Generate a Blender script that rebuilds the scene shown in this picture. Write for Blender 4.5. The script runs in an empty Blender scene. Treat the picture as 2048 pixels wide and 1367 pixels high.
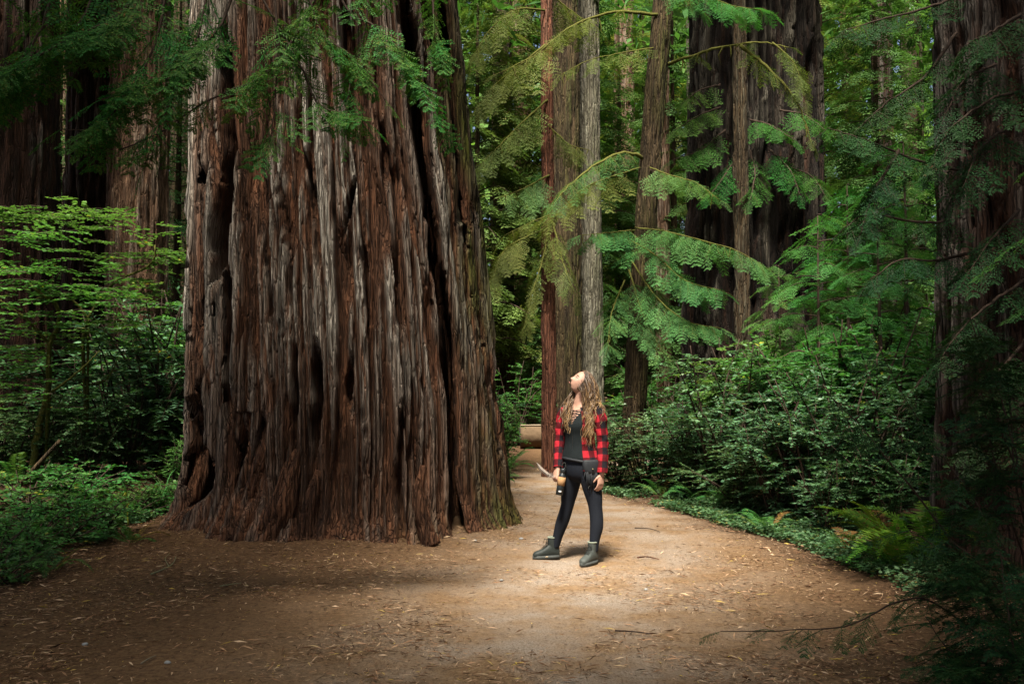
import bpy, math, random
import numpy as np
from mathutils import Vector

# ------------------------------------------------------------------ camera, sky, sun, exposure
SC = bpy.context.scene
COL = SC.collection
F_PX, CX, CY, CAM_H = 1991.0, 1024.0, 683.5, 1.5
PITCH = math.atan(97.5 / F_PX)
cam_d = bpy.data.cameras.new('camera')
cam_d.sensor_width = 36.0
cam_d.lens = 36.0 * F_PX / 2048.0
cam_d.clip_end = 600.0
cam = bpy.data.objects.new('camera', cam_d)
cam.location = (0, 0, CAM_H)
cam.rotation_euler = (math.pi / 2 + PITCH, 0, 0)
COL.objects.link(cam)
SC.camera = cam

SUN_EL, SUN_AZ = math.radians(61), math.radians(191)
TO_SUN = np.array([math.cos(SUN_EL) * math.sin(SUN_AZ), math.cos(SUN_EL) * math.cos(SUN_AZ), math.sin(SUN_EL)])
world = bpy.data.worlds.new('World'); SC.world = world; world.use_nodes = True
wn = world.node_tree
sky = wn.nodes.new('ShaderNodeTexSky'); sky.sky_type = 'NISHITA'; sky.sun_disc = False
sky.sun_elevation = SUN_EL; sky.sun_rotation = SUN_AZ
wn.links.new(sky.outputs[0], wn.nodes['Background'].inputs[0])
wn.nodes['Background'].inputs[1].default_value = 0.065
sky.air_density = 0.8; sky.dust_density = 6.0; sky.ozone_density = 0.2
sun_d = bpy.data.lights.new('sun', 'SUN'); sun_d.energy = 5.0; sun_d.angle = math.radians(10.0)
sun_d.color = (1.0, 0.93, 0.80)
sun = bpy.data.objects.new('sun', sun_d); COL.objects.link(sun)
sun.rotation_euler = Vector(TO_SUN.tolist()).to_track_quat('Z', 'Y').to_euler()
sun.location = (20, -10, 40)
SC.view_settings.view_transform = 'Standard'; SC.view_settings.look = 'None'
SC.view_settings.exposure = 1.82; SC.view_settings.gamma = 1.0
SC.cycles.max_bounces = 7; SC.cycles.diffuse_bounces = 4; SC.cycles.transmission_bounces = 4
SC.cycles.glossy_bounces = 2; SC.cycles.caustics_reflective = False; SC.cycles.caustics_refractive = False
SC.cycles.use_denoising = True

# ------------------------------------------------------------------ pixel -> place
_ca, _sa = math.cos(PITCH), math.sin(PITCH)
def ray(px, py):
    u, v = (px - CX) / F_PX, (CY - py) / F_PX
    return np.array([u, _ca - v * _sa, _sa + v * _ca])
def at(px, py, Y):
    r = ray(px, py); k = Y / r[1]
    return np.array([r[0] * k, Y, CAM_H + r[2] * k])
def grd(px, py, z=0.0):
    r = ray(px, py); k = (z - CAM_H) / r[2]
    return np.array([r[0] * k, r[1] * k, z])
def smooth(a, b, x):
    t = np.clip((np.asarray(x, float) - a) / (b - a), 0, 1)
    return t * t * (3 - 2 * t)

# ------------------------------------------------------------------ noise (numpy)
def _h(ix, iy, iz, seed):
    n = (ix.astype(np.int64) * 374761393 + iy.astype(np.int64) * 668265263 + iz.astype(np.int64) * 2147483647 + seed * 974711) & 0xffffffff
    n = ((n ^ (n >> 13)) * 1274126177) & 0xffffffff
    n = ((n ^ (n >> 16)) * 2246822519) & 0xffffffff
    return ((n ^ (n >> 15)) & 0xffffff) / float(0xffffff)
def vnoise(x, y, z=0.0, seed=0):
    x, y, z = np.broadcast_arrays(np.asarray(x, float), np.asarray(y, float), np.asarray(z, float))
    xi, yi, zi = np.floor(x), np.floor(y), np.floor(z)
    fx, fy, fz = x - xi, y - yi, z - zi
    fx, fy, fz = fx*fx*(3-2*fx), fy*fy*(3-2*fy), fz*fz*(3-2*fz)
    r = 0
    for dx in (0, 1):
        for dy in (0, 1):
            for dz in (0, 1):
                w = (fx if dx else 1-fx) * (fy if dy else 1-fy) * (fz if dz else 1-fz)
                r = r + w * _h(xi+dx, yi+dy, zi+dz, seed)
    return r
def fbm(x, y, z=0.0, seed=0, oct=4):
    r, a, s = 0, .5, 0
    for o in range(oct):
        r = r + a * vnoise(np.asarray(x)*2**o, np.asarray(y)*2**o, np.asarray(z)*2**o, seed+o*17); s += a; a *= .5
    return r / s
def worley(x, y, nx, seed=0):
    """F1, F2 and cell id of jittered cells, periodic in x every nx cells"""
    xi, yi = np.floor(x), np.floor(y)
    f1 = np.full(x.shape, 9.); f2 = np.full(x.shape, 9.); cid = np.zeros(x.shape)
    for dx in (-1, 0, 1):
        for dy in (-1, 0, 1):
            cx_, cy_ = xi + dx, yi + dy
            m = np.mod(cx_, nx)
            z0 = np.zeros_like(m)
            px_ = cx_ + _h(m, cy_, z0, seed); py_ = cy_ + _h(m, cy_, z0, seed + 5)
            d = np.hypot(px_ - x, py_ - y)
            nearer = d < f1
            f2 = np.where(nearer, f1, np.minimum(f2, d))
            cid = np.where(nearer, _h(m, cy_, z0, seed + 9), cid)
            f1 = np.where(nearer, d, f1)
    return f1, f2, cid

# ------------------------------------------------------------------ object helpers
def link(o, parent=None):
    COL.objects.link(o)
    if parent is not None: o.parent = parent
    return o
def thing(name, label, cat, loc=(0, 0, 0), rz=0.0, group=None, scale=1.0):
    o = bpy.data.objects.new(name, None); o.empty_display_size = .1
    o.location = [float(v) for v in loc]; o.rotation_euler = (0, 0, rz); o.scale = (scale,) * 3
    COL.objects.link(o)
    return tag(o, label, cat, group)
def tag(o, label, cat, group=None):
    o['label'] = label; o['category'] = cat
    if group: o['group'] = group
    return o
def copy_tree(o, parent=None):
    c = o.copy(); COL.objects.link(c); c.parent = parent
    for ch in o.children: copy_tree(ch, c)
    return c
def quad_mesh(name, V, Q, mat=None, vattr=None, fattr=None, smooth_=False, uv=None):
    V = np.asarray(V, np.float32); Q = np.asarray(Q, np.int32)
    me = bpy.data.meshes.new(name)
    n = Q.shape[1]
    me.vertices.add(len(V)); me.vertices.foreach_set('co', V.ravel())
    me.loops.add(Q.size); me.loops.foreach_set('vertex_index', Q.ravel())
    me.polygons.add(len(Q))
    me.polygons.foreach_set('loop_start', np.arange(0, Q.size, n, dtype=np.int32))
    if smooth_: me.polygons.foreach_set('use_smooth', np.ones(len(Q), bool))
    for k, a in (vattr or {}).items():
        at_ = me.attributes.new(k, 'FLOAT', 'POINT'); at_.data.foreach_set('value', np.asarray(a, np.float32).ravel())
    for k, a in (fattr or {}).items():
        at_ = me.attributes.new(k, 'FLOAT', 'FACE'); at_.data.foreach_set('value', np.asarray(a, np.float32).ravel())
    if uv is not None:
        l = me.uv_layers.new(name='UVMap'); l.data.foreach_set('uv', np.asarray(uv, np.float32)[Q.ravel()].ravel())
    me.update(calc_edges=True)
    if mat is not None: me.materials.append(mat)
    return me
def mesh_obj(name, me, parent=None):
    return link(bpy.data.objects.new(name, me), parent)

class QB:
    """collects quads (tubes, lofts, leaves) into one mesh"""
    def __init__(s): s.V, s.Q, s.R, s.U, s.n = [], [], [], [], 0
    def add(s, V, Q, r=None, uv=None):
        V = np.asarray(V, float).reshape(-1, 3); Q = np.asarray(Q, int)
        s.V.append(V); s.Q.append(Q + s.n); s.n += len(V)
        s.R.append(np.full(len(Q), .5) if r is None else np.broadcast_to(np.asarray(r, float), (len(Q),)))
        s.U.append(np.zeros((len(V), 2)) if uv is None else uv)
    def tube(s, pts, rad, sides=6, r=None, cap=True):
        pts = np.asarray(pts, float); rad = np.broadcast_to(np.asarray(rad, float), (len(pts),))
        T = np.gradient(pts, axis=0); T /= np.linalg.norm(T, axis=1)[:, None] + 1e-9
        ref = np.array([0, 0, 1.]) if abs(T[:, 2]).mean() < .8 else np.array([1., 0, 0])
        A = np.cross(T, ref); A /= np.linalg.norm(A, axis=1)[:, None] + 1e-9
        B = np.cross(T, A)
        th = np.linspace(0, 2*np.pi, sides, endpoint=False)
        V = pts[:, None] + rad[:, None, None] * (np.cos(th)[None, :, None]*A[:, None] + np.sin(th)[None, :, None]*B[:, None])
        s.grid(V, r, cap)
    def grid(s, V, r=None, cap=True, closed=True, uv=None):
        n, m = V.shape[:2]
        i = np.arange(n-1)[:, None]; j = np.arange(m if closed else m-1)[None]
        j2 = (j+1) % m
        Q = np.stack([i*m+j, i*m+j2, (i+1)*m+j2, (i+1)*m+j], -1).reshape(-1, 4)
        VV = V.reshape(-1, 3)
        if cap and closed:
            c0, c1 = V[0].mean(0), V[-1].mean(0)
            VV = np.vstack([VV, c0, c1]); k = n*m
            js = np.arange(0, m-1, 2) if m % 2 == 0 else np.arange(0, m-1, 2)
            q0 = np.stack([np.full(len(js), k), (js+2) % m, (js+1) % m, js], -1)
            b = (n-1)*m
            q1 = np.stack([np.full(len(js), k+1), b+js, b+(js+1) % m, b+(js+2) % m], -1)
            Q = np.vstack([Q, q0, q1])
            if uv is not None: uv = np.vstack([uv.reshape(-1, 2), [[0, 0], [0, 0]]])
        elif uv is not None: uv = uv.reshape(-1, 2)
        s.add(VV, Q, r, uv)
    def leaves(s, P, D, N, L, W, r=None, mid=.45, fold=.12):
        V, Q = leaf_quads(P, D, N, L, W, mid, fold); s.add(V, Q, r)
    def mesh(s, name, mat, smooth_=False, uv=False):
        return quad_mesh(name, np.vstack(s.V), np.vstack(s.Q), mat, fattr={'rnd': np.concatenate(s.R)},
                         smooth_=smooth_, uv=np.vstack(s.U) if uv else None)
    def obj(s, name, mat, parent=None, smooth_=False, uv=False):
        return mesh_obj(name, s.mesh(name, mat, smooth_, uv), parent)

def nrm(a): return a / (np.linalg.norm(a, axis=-1, keepdims=True) + 1e-9)
def leaf_quads(P, D, N, L, W, mid=.45, fold=.12):
    P, D, N = np.asarray(P, float), nrm(np.asarray(D, float)), np.asarray(N, float)
    n = len(P); L = np.broadcast_to(L, (n,))[:, None]; W = np.broadcast_to(W, (n,))[:, None]
    S = nrm(np.cross(D, N)); U = np.cross(S, D)
    m = P + D*L*mid + U*W*fold
    V = np.stack([P, m + S*W*.5, P + D*L, m - S*W*.5], 1)
    return V.reshape(-1, 3), np.arange(4*n).reshape(n, 4)
def spline(pts, n):
    """smooth polyline through pts (Catmull-Rom), n samples"""
    p = np.asarray(pts, float); k = len(p)
    if k == 2: return p[0] + (p[1]-p[0]) * np.linspace(0, 1, n)[:, None]
    e = np.vstack([2*p[0]-p[1], p, 2*p[-1]-p[-2]])
    t = np.linspace(0, k-1-1e-6, n); i = t.astype(int); f = (t-i)[:, None]
    a, b, c, d = e[i], e[i+1], e[i+2], e[i+3]
    return .5*((2*b)+(-a+c)*f+(2*a-5*b+4*c-d)*f*f+(-a+3*b-3*c+d)*f**3)

# ------------------------------------------------------------------ materials
def nodes(name):
    m = bpy.data.materials.new(name); m.use_nodes = True
    nt = m.node_tree; nt.nodes.clear()
    out = nt.nodes.new('ShaderNodeOutputMaterial')
    return m, nt, out
def N_(nt, t, **kw):
    n = nt.nodes.new(t)
    for k, v in kw.items():
        if k.startswith('i_'): n.inputs[k[2:].replace('_', ' ')].default_value = v
        else: setattr(n, k, v)
    return n
def mixc(nt, fac, a, b, mode='MIX'):
    n = nt.nodes.new('ShaderNodeMix'); n.data_type = 'RGBA'; n.blend_type = mode
    for sock, v in ((n.inputs[0], fac), (n.inputs[6], a), (n.inputs[7], b)):
        if hasattr(v, 'is_output'): nt.links.new(v, sock)
        elif isinstance(v, (int, float)): sock.default_value = v
        else: sock.default_value = tuple(v) + ((1.,) if len(v) == 3 else ())
    return n.outputs[2]
def ramp(nt, fac, stops):
    n = nt.nodes.new('ShaderNodeValToRGB'); e = n.color_ramp.elements
    while len(e) < len(stops): e.new(.5)
    for k, (p, c) in enumerate(stops):
        e[k].position = p; e[k].color = tuple(c) + (1.,) if len(c) == 3 else c
    nt.links.new(fac, n.inputs[0]); return n.outputs[0]
def attr(nt, name):
    n = nt.nodes.new('ShaderNodeAttribute'); n.attribute_name = name; return n.outputs['Fac']
def noise(nt, scale=5, detail=4, rough=.55, sc=(1, 1, 1), coord='Object'):
    tc = nt.nodes.new('ShaderNodeTexCoord'); mp = nt.nodes.new('ShaderNodeMapping')
    mp.inputs['Scale'].default_value = sc
    nt.links.new(tc.outputs[coord], mp.inputs[0])
    n = N_(nt, 'ShaderNodeTexNoise', i_Scale=scale, i_Detail=detail, i_Roughness=rough)
    nt.links.new(mp.outputs[0], n.inputs['Vector']); return n.outputs['Fac']
def bump(nt, h, strength=.5, dist=.02):
    b = N_(nt, 'ShaderNodeBump', i_Strength=strength, i_Distance=dist); nt.links.new(h, b.inputs['Height']); return b.outputs[0]
def principled(nt, out, col, rough=.8, spec=.3, normal=None, **kw):
    p = N_(nt, 'ShaderNodeBsdfPrincipled')
    if hasattr(col, 'is_output'): nt.links.new(col, p.inputs['Base Color'])
    else: p.inputs['Base Color'].default_value = tuple(col) + (1.,)
    p.inputs['Roughness'].default_value = rough; p.inputs['Specular IOR Level'].default_value = spec
    for k, v in kw.items(): p.inputs[k.replace('_', ' ')].default_value = v
    if normal is not None: nt.links.new(normal, p.inputs['Normal'])
    if out is not None: nt.links.new(p.outputs[0], out.inputs[0])
    return p
def mat_leaf(name, dark, mid, light, transl=.35, rough=.5, spec=.35, dead=None):
    m, nt, out = nodes(name)
    oi = nt.nodes.new('ShaderNodeObjectInfo')
    st = [(0, dark), (.5, mid), (.93, light)]
    if dead: st = [(0, dark), (.5, mid), (.92, light), (.985, dead)]
    c = ramp(nt, attr(nt, 'rnd'), st)
    hsv = N_(nt, 'ShaderNodeHueSaturation')
    mr = N_(nt, 'ShaderNodeMapRange', i_To_Min=.47, i_To_Max=.53); nt.links.new(oi.outputs['Random'], mr.inputs[0])
    nt.links.new(mr.outputs[0], hsv.inputs['Hue']); nt.links.new(c, hsv.inputs['Color'])
    p = principled(nt, None, hsv.outputs[0], rough, spec)
    t = nt.nodes.new('ShaderNodeBsdfTranslucent')
    tcol = mixc(nt, 1.0, hsv.outputs[0], (1.0, 1.05, .55), 'MULTIPLY'); nt.links.new(tcol, t.inputs[0])
    mx = nt.nodes.new('ShaderNodeMixShader'); mx.inputs[0].default_value = transl
    nt.links.new(p.outputs[0], mx.inputs[1]); nt.links.new(t.outputs[0], mx.inputs[2]); nt.links.new(mx.outputs[0], out.inputs[0])
    return m
def mat_bark(name, deep, brown, red, grey, moss=(.10, .11, .02), scale=1.0, bstr=.8):
    m, nt, out = nodes(name)
    n1 = noise(nt, 7*scale, 6, .6, (1, 1, .10)); n2 = noise(nt, 34*scale, 7, .68, (1, 1, .055)); n3 = noise(nt, 2.2*scale, 3, .5, (1, 1, .35)); n4 = noise(nt, 75*scale, 6, .7, (1, 1, .16))
    c = ramp(nt, n1, [(.30, deep), (.5, brown), (.70, red)])
    c = mixc(nt, attr(nt, 'grey'), c, mixc(nt, n2, tuple(x*.62 for x in grey), tuple(min(1, x*1.3) for x in grey)))
    mf = N_(nt, 'ShaderNodeMath', operation='MULTIPLY'); nt.links.new(attr(nt, 'moss'), mf.inputs[0])
    mr = N_(nt, 'ShaderNodeMapRange', i_From_Min=.35, i_From_Max=.62); nt.links.new(n3, mr.inputs[0]); nt.links.new(mr.outputs[0], mf.inputs[1])
    c = mixc(nt, mf.outputs[0], c, mixc(nt, n2, tuple(x*.5 for x in moss), moss))
    streak = ramp(nt, n2, [(.34, (.28, .27, .26)), (.47, (.8, .8, .8)), (.62, (1.25, 1.25, 1.25))])
    c = mixc(nt, .85, c, streak, 'MULTIPLY')
    c = mixc(nt, .6, c, ramp(nt, n4, [(.36, (.45, .43, .42)), (.55, (1.15, 1.15, 1.15))]), 'MULTIPLY')
    # torn fibre edges; crevice shade between them painted into the colour
    tc = nt.nodes.new('ShaderNodeTexCoord'); mp = nt.nodes.new('ShaderNodeMapping'); mp.inputs['Scale'].default_value = (1, 1, .07)
    wv = nt.nodes.new('ShaderNodeVectorMath'); wv.operation = 'MULTIPLY_ADD'; wn_ = N_(nt, 'ShaderNodeTexNoise', i_Scale=5.0, i_Detail=3.0)
    nt.links.new(tc.outputs['Object'], wn_.inputs['Vector']); nt.links.new(wn_.outputs['Color'], wv.inputs[0]); wv.inputs[1].default_value = (.045, .045, .5)
    nt.links.new(tc.outputs['Object'], wv.inputs[2]); nt.links.new(wv.outputs[0], mp.inputs[0])
    vo = N_(nt, 'ShaderNodeTexVoronoi', feature='DISTANCE_TO_EDGE', i_Scale=24.0*scale); nt.links.new(mp.outputs[0], vo.inputs['Vector'])
    ve = N_(nt, 'ShaderNodeMapRange', i_From_Min=.0, i_From_Max=.16); nt.links.new(vo.outputs['Distance'], ve.inputs[0])
    c = mixc(nt, .55, c, ramp(nt, ve.outputs[0], [(.05, (.3, .27, .25)), (.5, (1, 1, 1))]), 'MULTIPLY')
    hh = mixc(nt, .5, mixc(nt, .4, n2, n4), ve.outputs[0])
    principled(nt, out, c, .9, .15, bump(nt, hh, 1.0, .05*bstr))
    return m
def mat_plain(name, col, rough=.7, spec=.3, var=.25, scale=30, bs=.3, bd=.004, **kw):
    m, nt, out = nodes(name)
    n = noise(nt, scale, 4)
    c = mixc(nt, n, tuple(x*(1-var) for x in col), tuple(min(1, x*(1+var)) for x in col))
    principled(nt, out, c, rough, spec, bump(nt, n, bs, bd) if bs else None, **kw)
    return m

M = {}
M['bark_big'] = mat_bark('redwood_bark', (.026, .012, .007), (.088, .041, .022), (.175, .076, .039), (.31, .28, .235))
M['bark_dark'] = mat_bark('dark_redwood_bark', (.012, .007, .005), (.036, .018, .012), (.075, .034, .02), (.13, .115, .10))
M['bark_tan'] = mat_bark('tan_redwood_bark', (.05, .026, .016), (.13, .075, .045), (.22, .13, .08), (.26, .2, .15))
M['bark_pale'] = mat_bark('pale_bark', (.05, .046, .032), (.12, .11, .08), (.17, .155, .115), (.25, .235, .19), (.09, .10, .035))
M['bark_red'] = mat_bark('young_redwood_bark', (.05, .02, .012), (.12, .048, .028), (.19, .08, .048), (.2, .12, .08))
M['bark_mossy'] = mat_bark('mossy_bark', (.02, .014, .008), (.05, .034, .018), (.085, .058, .03), (.09, .08, .055), (.075, .085, .018))
M['bark_burnt'] = mat_bark('charred_bark', (.004, .003, .0025), (.012, .008, .006), (.04, .019, .011), (.10, .09, .07))
M['twig'] = mat_plain('dark_twig', (.035, .022, .015), .8, .2)
M['twig_mossy'] = mat_plain('mossy_twig', (.075, .075, .018), .95, .1, .45, 40, .8, .02)
M['twig_pale'] = mat_plain('pale_twig', (.16, .13, .09), .8, .2)
M['needle_dark'] = mat_leaf('dark_needles', (.016, .06, .012), (.036, .12, .02), (.065, .18, .032), .4, .6, .15, (.16, .06, .02))
M['needle_shaded'] = mat_leaf('shade_darkened_needles', (.008, .028, .010), (.014, .05, .014), (.024, .075, .02), .3, .6, .15, (.08, .04, .015))  # darker copy of the needles; canopy shade put into the colour
M['needle_mid'] = mat_leaf('redwood_needles', (.030, .095, .020), (.06, .16, .035), (.10, .23, .055), .4, .5, .3, (.2, .1, .03))
M['needle_hem'] = mat_leaf('hemlock_needles', (.030, .090, .024), (.060, .155, .042), (.10, .215, .06), .4, .55, .25, (.16, .13, .04))
M['needle_olive'] = mat_leaf('olive_needles', (.045, .075, .014), (.09, .13, .028), (.14, .18, .045), .4, .6, .2, (.18, .13, .05))
M['leaf_blue'] = mat_leaf('huckleberry_leaves', (.030, .085, .036), (.065, .15, .065), (.12, .215, .105), .34, .42, .4, (.3, .22, .03))
M['leaf_green'] = mat_leaf('bright_leaves', (.028, .088, .018), (.055, .15, .032), (.09, .21, .05), .40, .5, .3, (.35, .3, .03))
M['leaf_dark'] = mat_leaf('dark_leaves', (.020, .062, .022), (.040, .105, .036), (.075, .155, .055), .34, .45, .35)
M['leaf_far'] = mat_leaf('far_leaves', (.045, .10, .020), (.09, .17, .035), (.15, .24, .06), .45, .6, .2)
M['fern'] = mat_leaf('fern_fronds', (.025, .085, .022), (.045, .13, .03), (.08, .19, .04), .4, .5, .3, (.2, .12, .03))
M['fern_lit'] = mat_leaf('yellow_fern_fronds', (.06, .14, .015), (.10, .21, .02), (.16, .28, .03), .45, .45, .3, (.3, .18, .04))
M['fern_dead'] = mat_leaf('brown_fern_fronds', (.06, .03, .012), (.14, .08, .025), (.2, .14, .03), .3, .6, .2)
# ------------------------------------------------------------------ ground
def xr(y): return np.interp(y, [4, 7.3, 8.8, 9.8, 12, 14.6, 17, 18.5, 21, 22], [3.2, 3.05, 2.98, 2.8, 2.27, 1.45, 1.5, 3.0, 7, 12])
def xl(y): return np.interp(y, [4, 7.5, 9, 11, 12.5, 14, 17.5, 22], [-4.6, -4.05, -4.0, -4.15, -3.9, -1.4, -.15, -.1])
def gz(x, y):
    x, y = np.asarray(x, float), np.asarray(y, float)
    z = .42 * smooth(0, 2.6, xl(y) - x) + .24 * smooth(0, 1.6, x - xr(y))
    z = z + .02 * (vnoise(x*1.1, y*1.1, 0, 3) - .5) + .10 * smooth(3, 7, np.abs(x)) * (vnoise(x*.45, y*.45, 0, 8) - .5)
    z = z + .05 * np.exp(-((y - 10.4) / .35)**2) * smooth(-.2, .4, x) * smooth(2.6, 1.9, x)
    z = z + .4 * smooth(28, 34, y) + 3.0 * smooth(30, 70, y)
    tr = np.hypot(x + 1.95, y - 11.5) - 1.75           # duff heaped against the great trunk
    z = z + .075*np.exp(-np.clip(tr, 0, None)/.28)*(.6+.8*vnoise(x*2.3, y*2.3, 0, 55))*(1+1.2*smooth(-1.5, -3.6, x))
    return z
def g3(x, y): return np.array([x, y, float(gz(x, y))])

def ground_mesh():
    xs = np.concatenate([np.linspace(-150, -12, 24)[:-1], np.linspace(-12, -5, 36)[:-1], np.linspace(-5, 5, 180), np.linspace(5, 12, 36)[1:], np.linspace(12, 150, 24)[1:]])
    ys = np.concatenate([np.linspace(-60, 3.5, 24)[:-1], np.linspace(3.5, 16, 200), np.linspace(16, 30, 70)[1:], np.linspace(30, 200, 30)[1:]])
    X, Y = np.meshgrid(xs, ys)
    Z = gz(X, Y)
    near = smooth(16, 11, Y) * smooth(7, 4.5, np.abs(X)) * smooth(2.5, 4, Y)
    Z = Z + near * (.022*(fbm(X*3, Y*3, 0, 21, 3)-.5) + .02*(fbm(X*11, Y*11, 0, 5, 3)-.5))
    edge = np.minimum(xr(Y) - X, X - xl(Y))
    path = smooth(-.5, .8, edge + .5*(fbm(X*.9, Y*.9, 0, 61)-.5))
    # trodden line: paler, dustier earth down the middle of the path
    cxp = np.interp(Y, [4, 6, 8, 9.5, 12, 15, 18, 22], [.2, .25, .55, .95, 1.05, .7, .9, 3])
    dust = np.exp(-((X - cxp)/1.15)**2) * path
    n, m = X.shape
    i = np.arange(n-1)[:, None]; j = np.arange(m-1)[None]
    Q = np.stack([i*m+j, i*m+j+1, (i+1)*m+j+1, (i+1)*m+j], -1).reshape(-1, 4)
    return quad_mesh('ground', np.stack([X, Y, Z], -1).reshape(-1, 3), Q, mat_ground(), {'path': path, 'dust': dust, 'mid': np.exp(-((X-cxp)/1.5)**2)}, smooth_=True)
def mat_ground():
    m, nt, out = nodes('forest_floor')
    a = noise(nt, 1.6, 5, .6); b = noise(nt, 26, 6, .7); c = noise(nt, 95, 4, .7, (1, .5, 1)); d = noise(nt, 7, 5, .65)
    duff = ramp(nt, b, [(.3, (.016, .009, .005)), (.5, (.048, .026, .014)), (.68, (.095, .052, .027)), (.82, (.15, .09, .05))])
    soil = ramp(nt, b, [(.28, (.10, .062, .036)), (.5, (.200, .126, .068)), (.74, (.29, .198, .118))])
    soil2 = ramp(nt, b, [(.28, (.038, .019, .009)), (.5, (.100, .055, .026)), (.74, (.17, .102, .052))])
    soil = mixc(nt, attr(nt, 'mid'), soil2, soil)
    grey = ramp(nt, c, [(.3, (.16, .125, .095)), (.6, (.27, .22, .175)), (.8, (.36, .31, .26))])
    k = N_(nt, 'ShaderNodeMath', operation='MULTIPLY_ADD'); nt.links.new(d, k.inputs[0]); k.inputs[1].default_value = 1.1; k.inputs[2].default_value = -.55
    k2 = N_(nt, 'ShaderNodeMath', operation='ADD', use_clamp=True); nt.links.new(attr(nt, 'path'), k2.inputs[0]); nt.links.new(k.outputs[0], k2.inputs[1])
    pf = N_(nt, 'ShaderNodeMath', operation='MULTIPLY', use_clamp=True); nt.links.new(k2.outputs[0], pf.inputs[0]); nt.links.new(attr(nt, 'path'), pf.inputs[1])
    col = mixc(nt, pf.outputs[0], duff, soil)
    kd = N_(nt, 'ShaderNodeMath', operation='MULTIPLY', use_clamp=True); nt.links.new(attr(nt, 'dust'), kd.inputs[0])
    mr = N_(nt, 'ShaderNodeMapRange', i_From_Min=.38, i_From_Max=.62); nt.links.new(a, mr.inputs[0]); nt.links.new(mr.outputs[0], kd.inputs[1])
    col = mixc(nt, kd.outputs[0], col, grey)
    sp = ramp(nt, c, [(.33, (.45, .45, .45)), (.5, (1, 1, 1))])
    col = mixc(nt, .6, col, sp, 'MULTIPLY')
    bm = mixc(nt, .5, b, c)
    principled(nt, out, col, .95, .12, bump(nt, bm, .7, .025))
    return m
ground = mesh_obj('ground', ground_mesh()); ground['kind'] = 'structure'

# ------------------------------------------------------------------ trunks
def trunk_mesh(name, mat, zs, phis, cxf, cyf, Rf, seed, plate=.16, depth=.05, lobes=.06, extra=None, stretch=9.0, fine=.010, grey=.5, mossf=None, rootflare=.0):
    """bark as relief: lobes, long interlocking plates, splinters; extra(phi, z, R) -> added depth"""
    Z, PH = np.meshgrid(zs, phis, indexing='ij')
    R = Rf(Z); Rm = float(np.mean(Rf(zs[:max(2, len(zs)//2)])))
    c, s = np.cos(PH), np.sin(PH)
    lob = (fbm(c*Rm*.9+9, s*Rm*.9+9, Z*.13, seed, 3) - .5) * 2
    warp = .35*plate*(fbm(c*Rm*2.2, s*Rm*2.2, Z*.4+3, seed+3, 3)-.5)*2.6 + plate*1.6*(fbm(c*Rm+5, s*Rm+5, Z*.16, seed+4, 2)-.5)*2
    n1 = max(5, int(round(2*np.pi*Rm/plate))); u = (PH/(2*np.pi))*n1 + warp/plate
    f1, f2, cid = worley(u, Z/(plate*stretch) + 50, n1, seed+1)
    e1 = smooth(.02, .26, f2-f1)
    n2 = n1*3; u2 = (PH/(2*np.pi))*n2 + 3*warp/plate + .6*(vnoise(c*Rm*9, s*Rm*9, Z*2.2, seed+31)-.5)*2
    g1, g2, cid2 = worley(u2, Z/(plate*stretch*.42) + 80, n2, seed+2)
    e2 = smooth(.02, .34, g2-g1)
    fib = vnoise(c*Rm*42, s*Rm*42, Z*3.4, seed+6) - .5
    lump = fbm(c*Rm*6, s*Rm*6, Z*3.5, seed+12, 3) - .5
    foot = .35+.65*smooth(.0, .6, Z)
    h = .62*e1*(.55+.45*cid) + .38*e2*(.5+.5*cid2)
    D = lobes*lob + foot*depth*(h-.55)*1.6 + foot*depth*.6*(cid-.5)*e1 + fine*fib*1.6 + fine*.8*lump
    if extra is not None:
        d2, back, sid, rg = extra(PH, Z, R); D = D + d2
    else: back, sid, rg = 0.0, 0.0, 1.0
    back = back + depth*.9*(1-e1)*np.clip(c, 0, 1)*smooth(.0, .7, Z)*rg       # furrows between the plates
    low = smooth(.7, 0., Z)
    D = D + rootflare*low*(fbm(c*Rm*2.2, s*Rm*2.2, Z*.8, seed+15, 3)-.35)
    RR = R + D
    V = np.stack([cxf(Z) + RR*s + sid, cyf(Z) - RR*c + back, Z], -1)
    gr = smooth(.48, .85, h) * smooth(.3, .62, fbm(c*Rm*3, s*Rm*3, Z*.35, seed+21, 3) + grey - .5) * rg
    mo = np.zeros_like(Z) if mossf is None else mossf(PH, Z) * smooth(.25, .7, h)
    n, m = Z.shape
    i = np.arange(n-1)[:, None]; j = np.arange(m)[None]
    Q = np.stack([i*m+j, i*m+(j+1) % m, (i+1)*m+(j+1) % m, (i+1)*m+j], -1).reshape(-1, 4)
    return quad_mesh(name, V.reshape(-1, 3), Q, mat, {'grey': gr, 'moss': mo}, smooth_=True)

# the great redwood: its outline, its main cracks
BX_Y = 11.5
_yl = np.array([0, 300, 600, 800, 880, 940, 1000, 1041]); _l = np.array([401, 398, 392, 389, 384, 374, 360, 346])
_yr = np.array([0, 150, 300, 440, 600, 800, 900, 1000, 1041]); _r = np.array([915, 931, 944, 962, 977, 996, 1005, 1022, 1029])
_ys = np.linspace(0, 1041, 60)
_L = np.interp(_ys, _yl, _l); _Rr = np.interp(_ys, _yr, _r)
_zz = np.array([at(700, y, BX_Y)[2] for y in _ys]); _xl = np.array([at(a, y, BX_Y)[0] for a, y in zip(_L, _ys)]); _xr = np.array([at(a, y, BX_Y)[0] for a, y in zip(_Rr, _ys)])
_o = np.argsort(_zz); _zz, _xl, _xr = _zz[_o], _xl[_o], _xr[_o]
def big_cx(z): return np.where(z < 6.1, np.interp(z, _zz, (_xl+_xr)/2), (_xl[-1]+_xr[-1])/2 - .02*(z-6.1))
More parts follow.
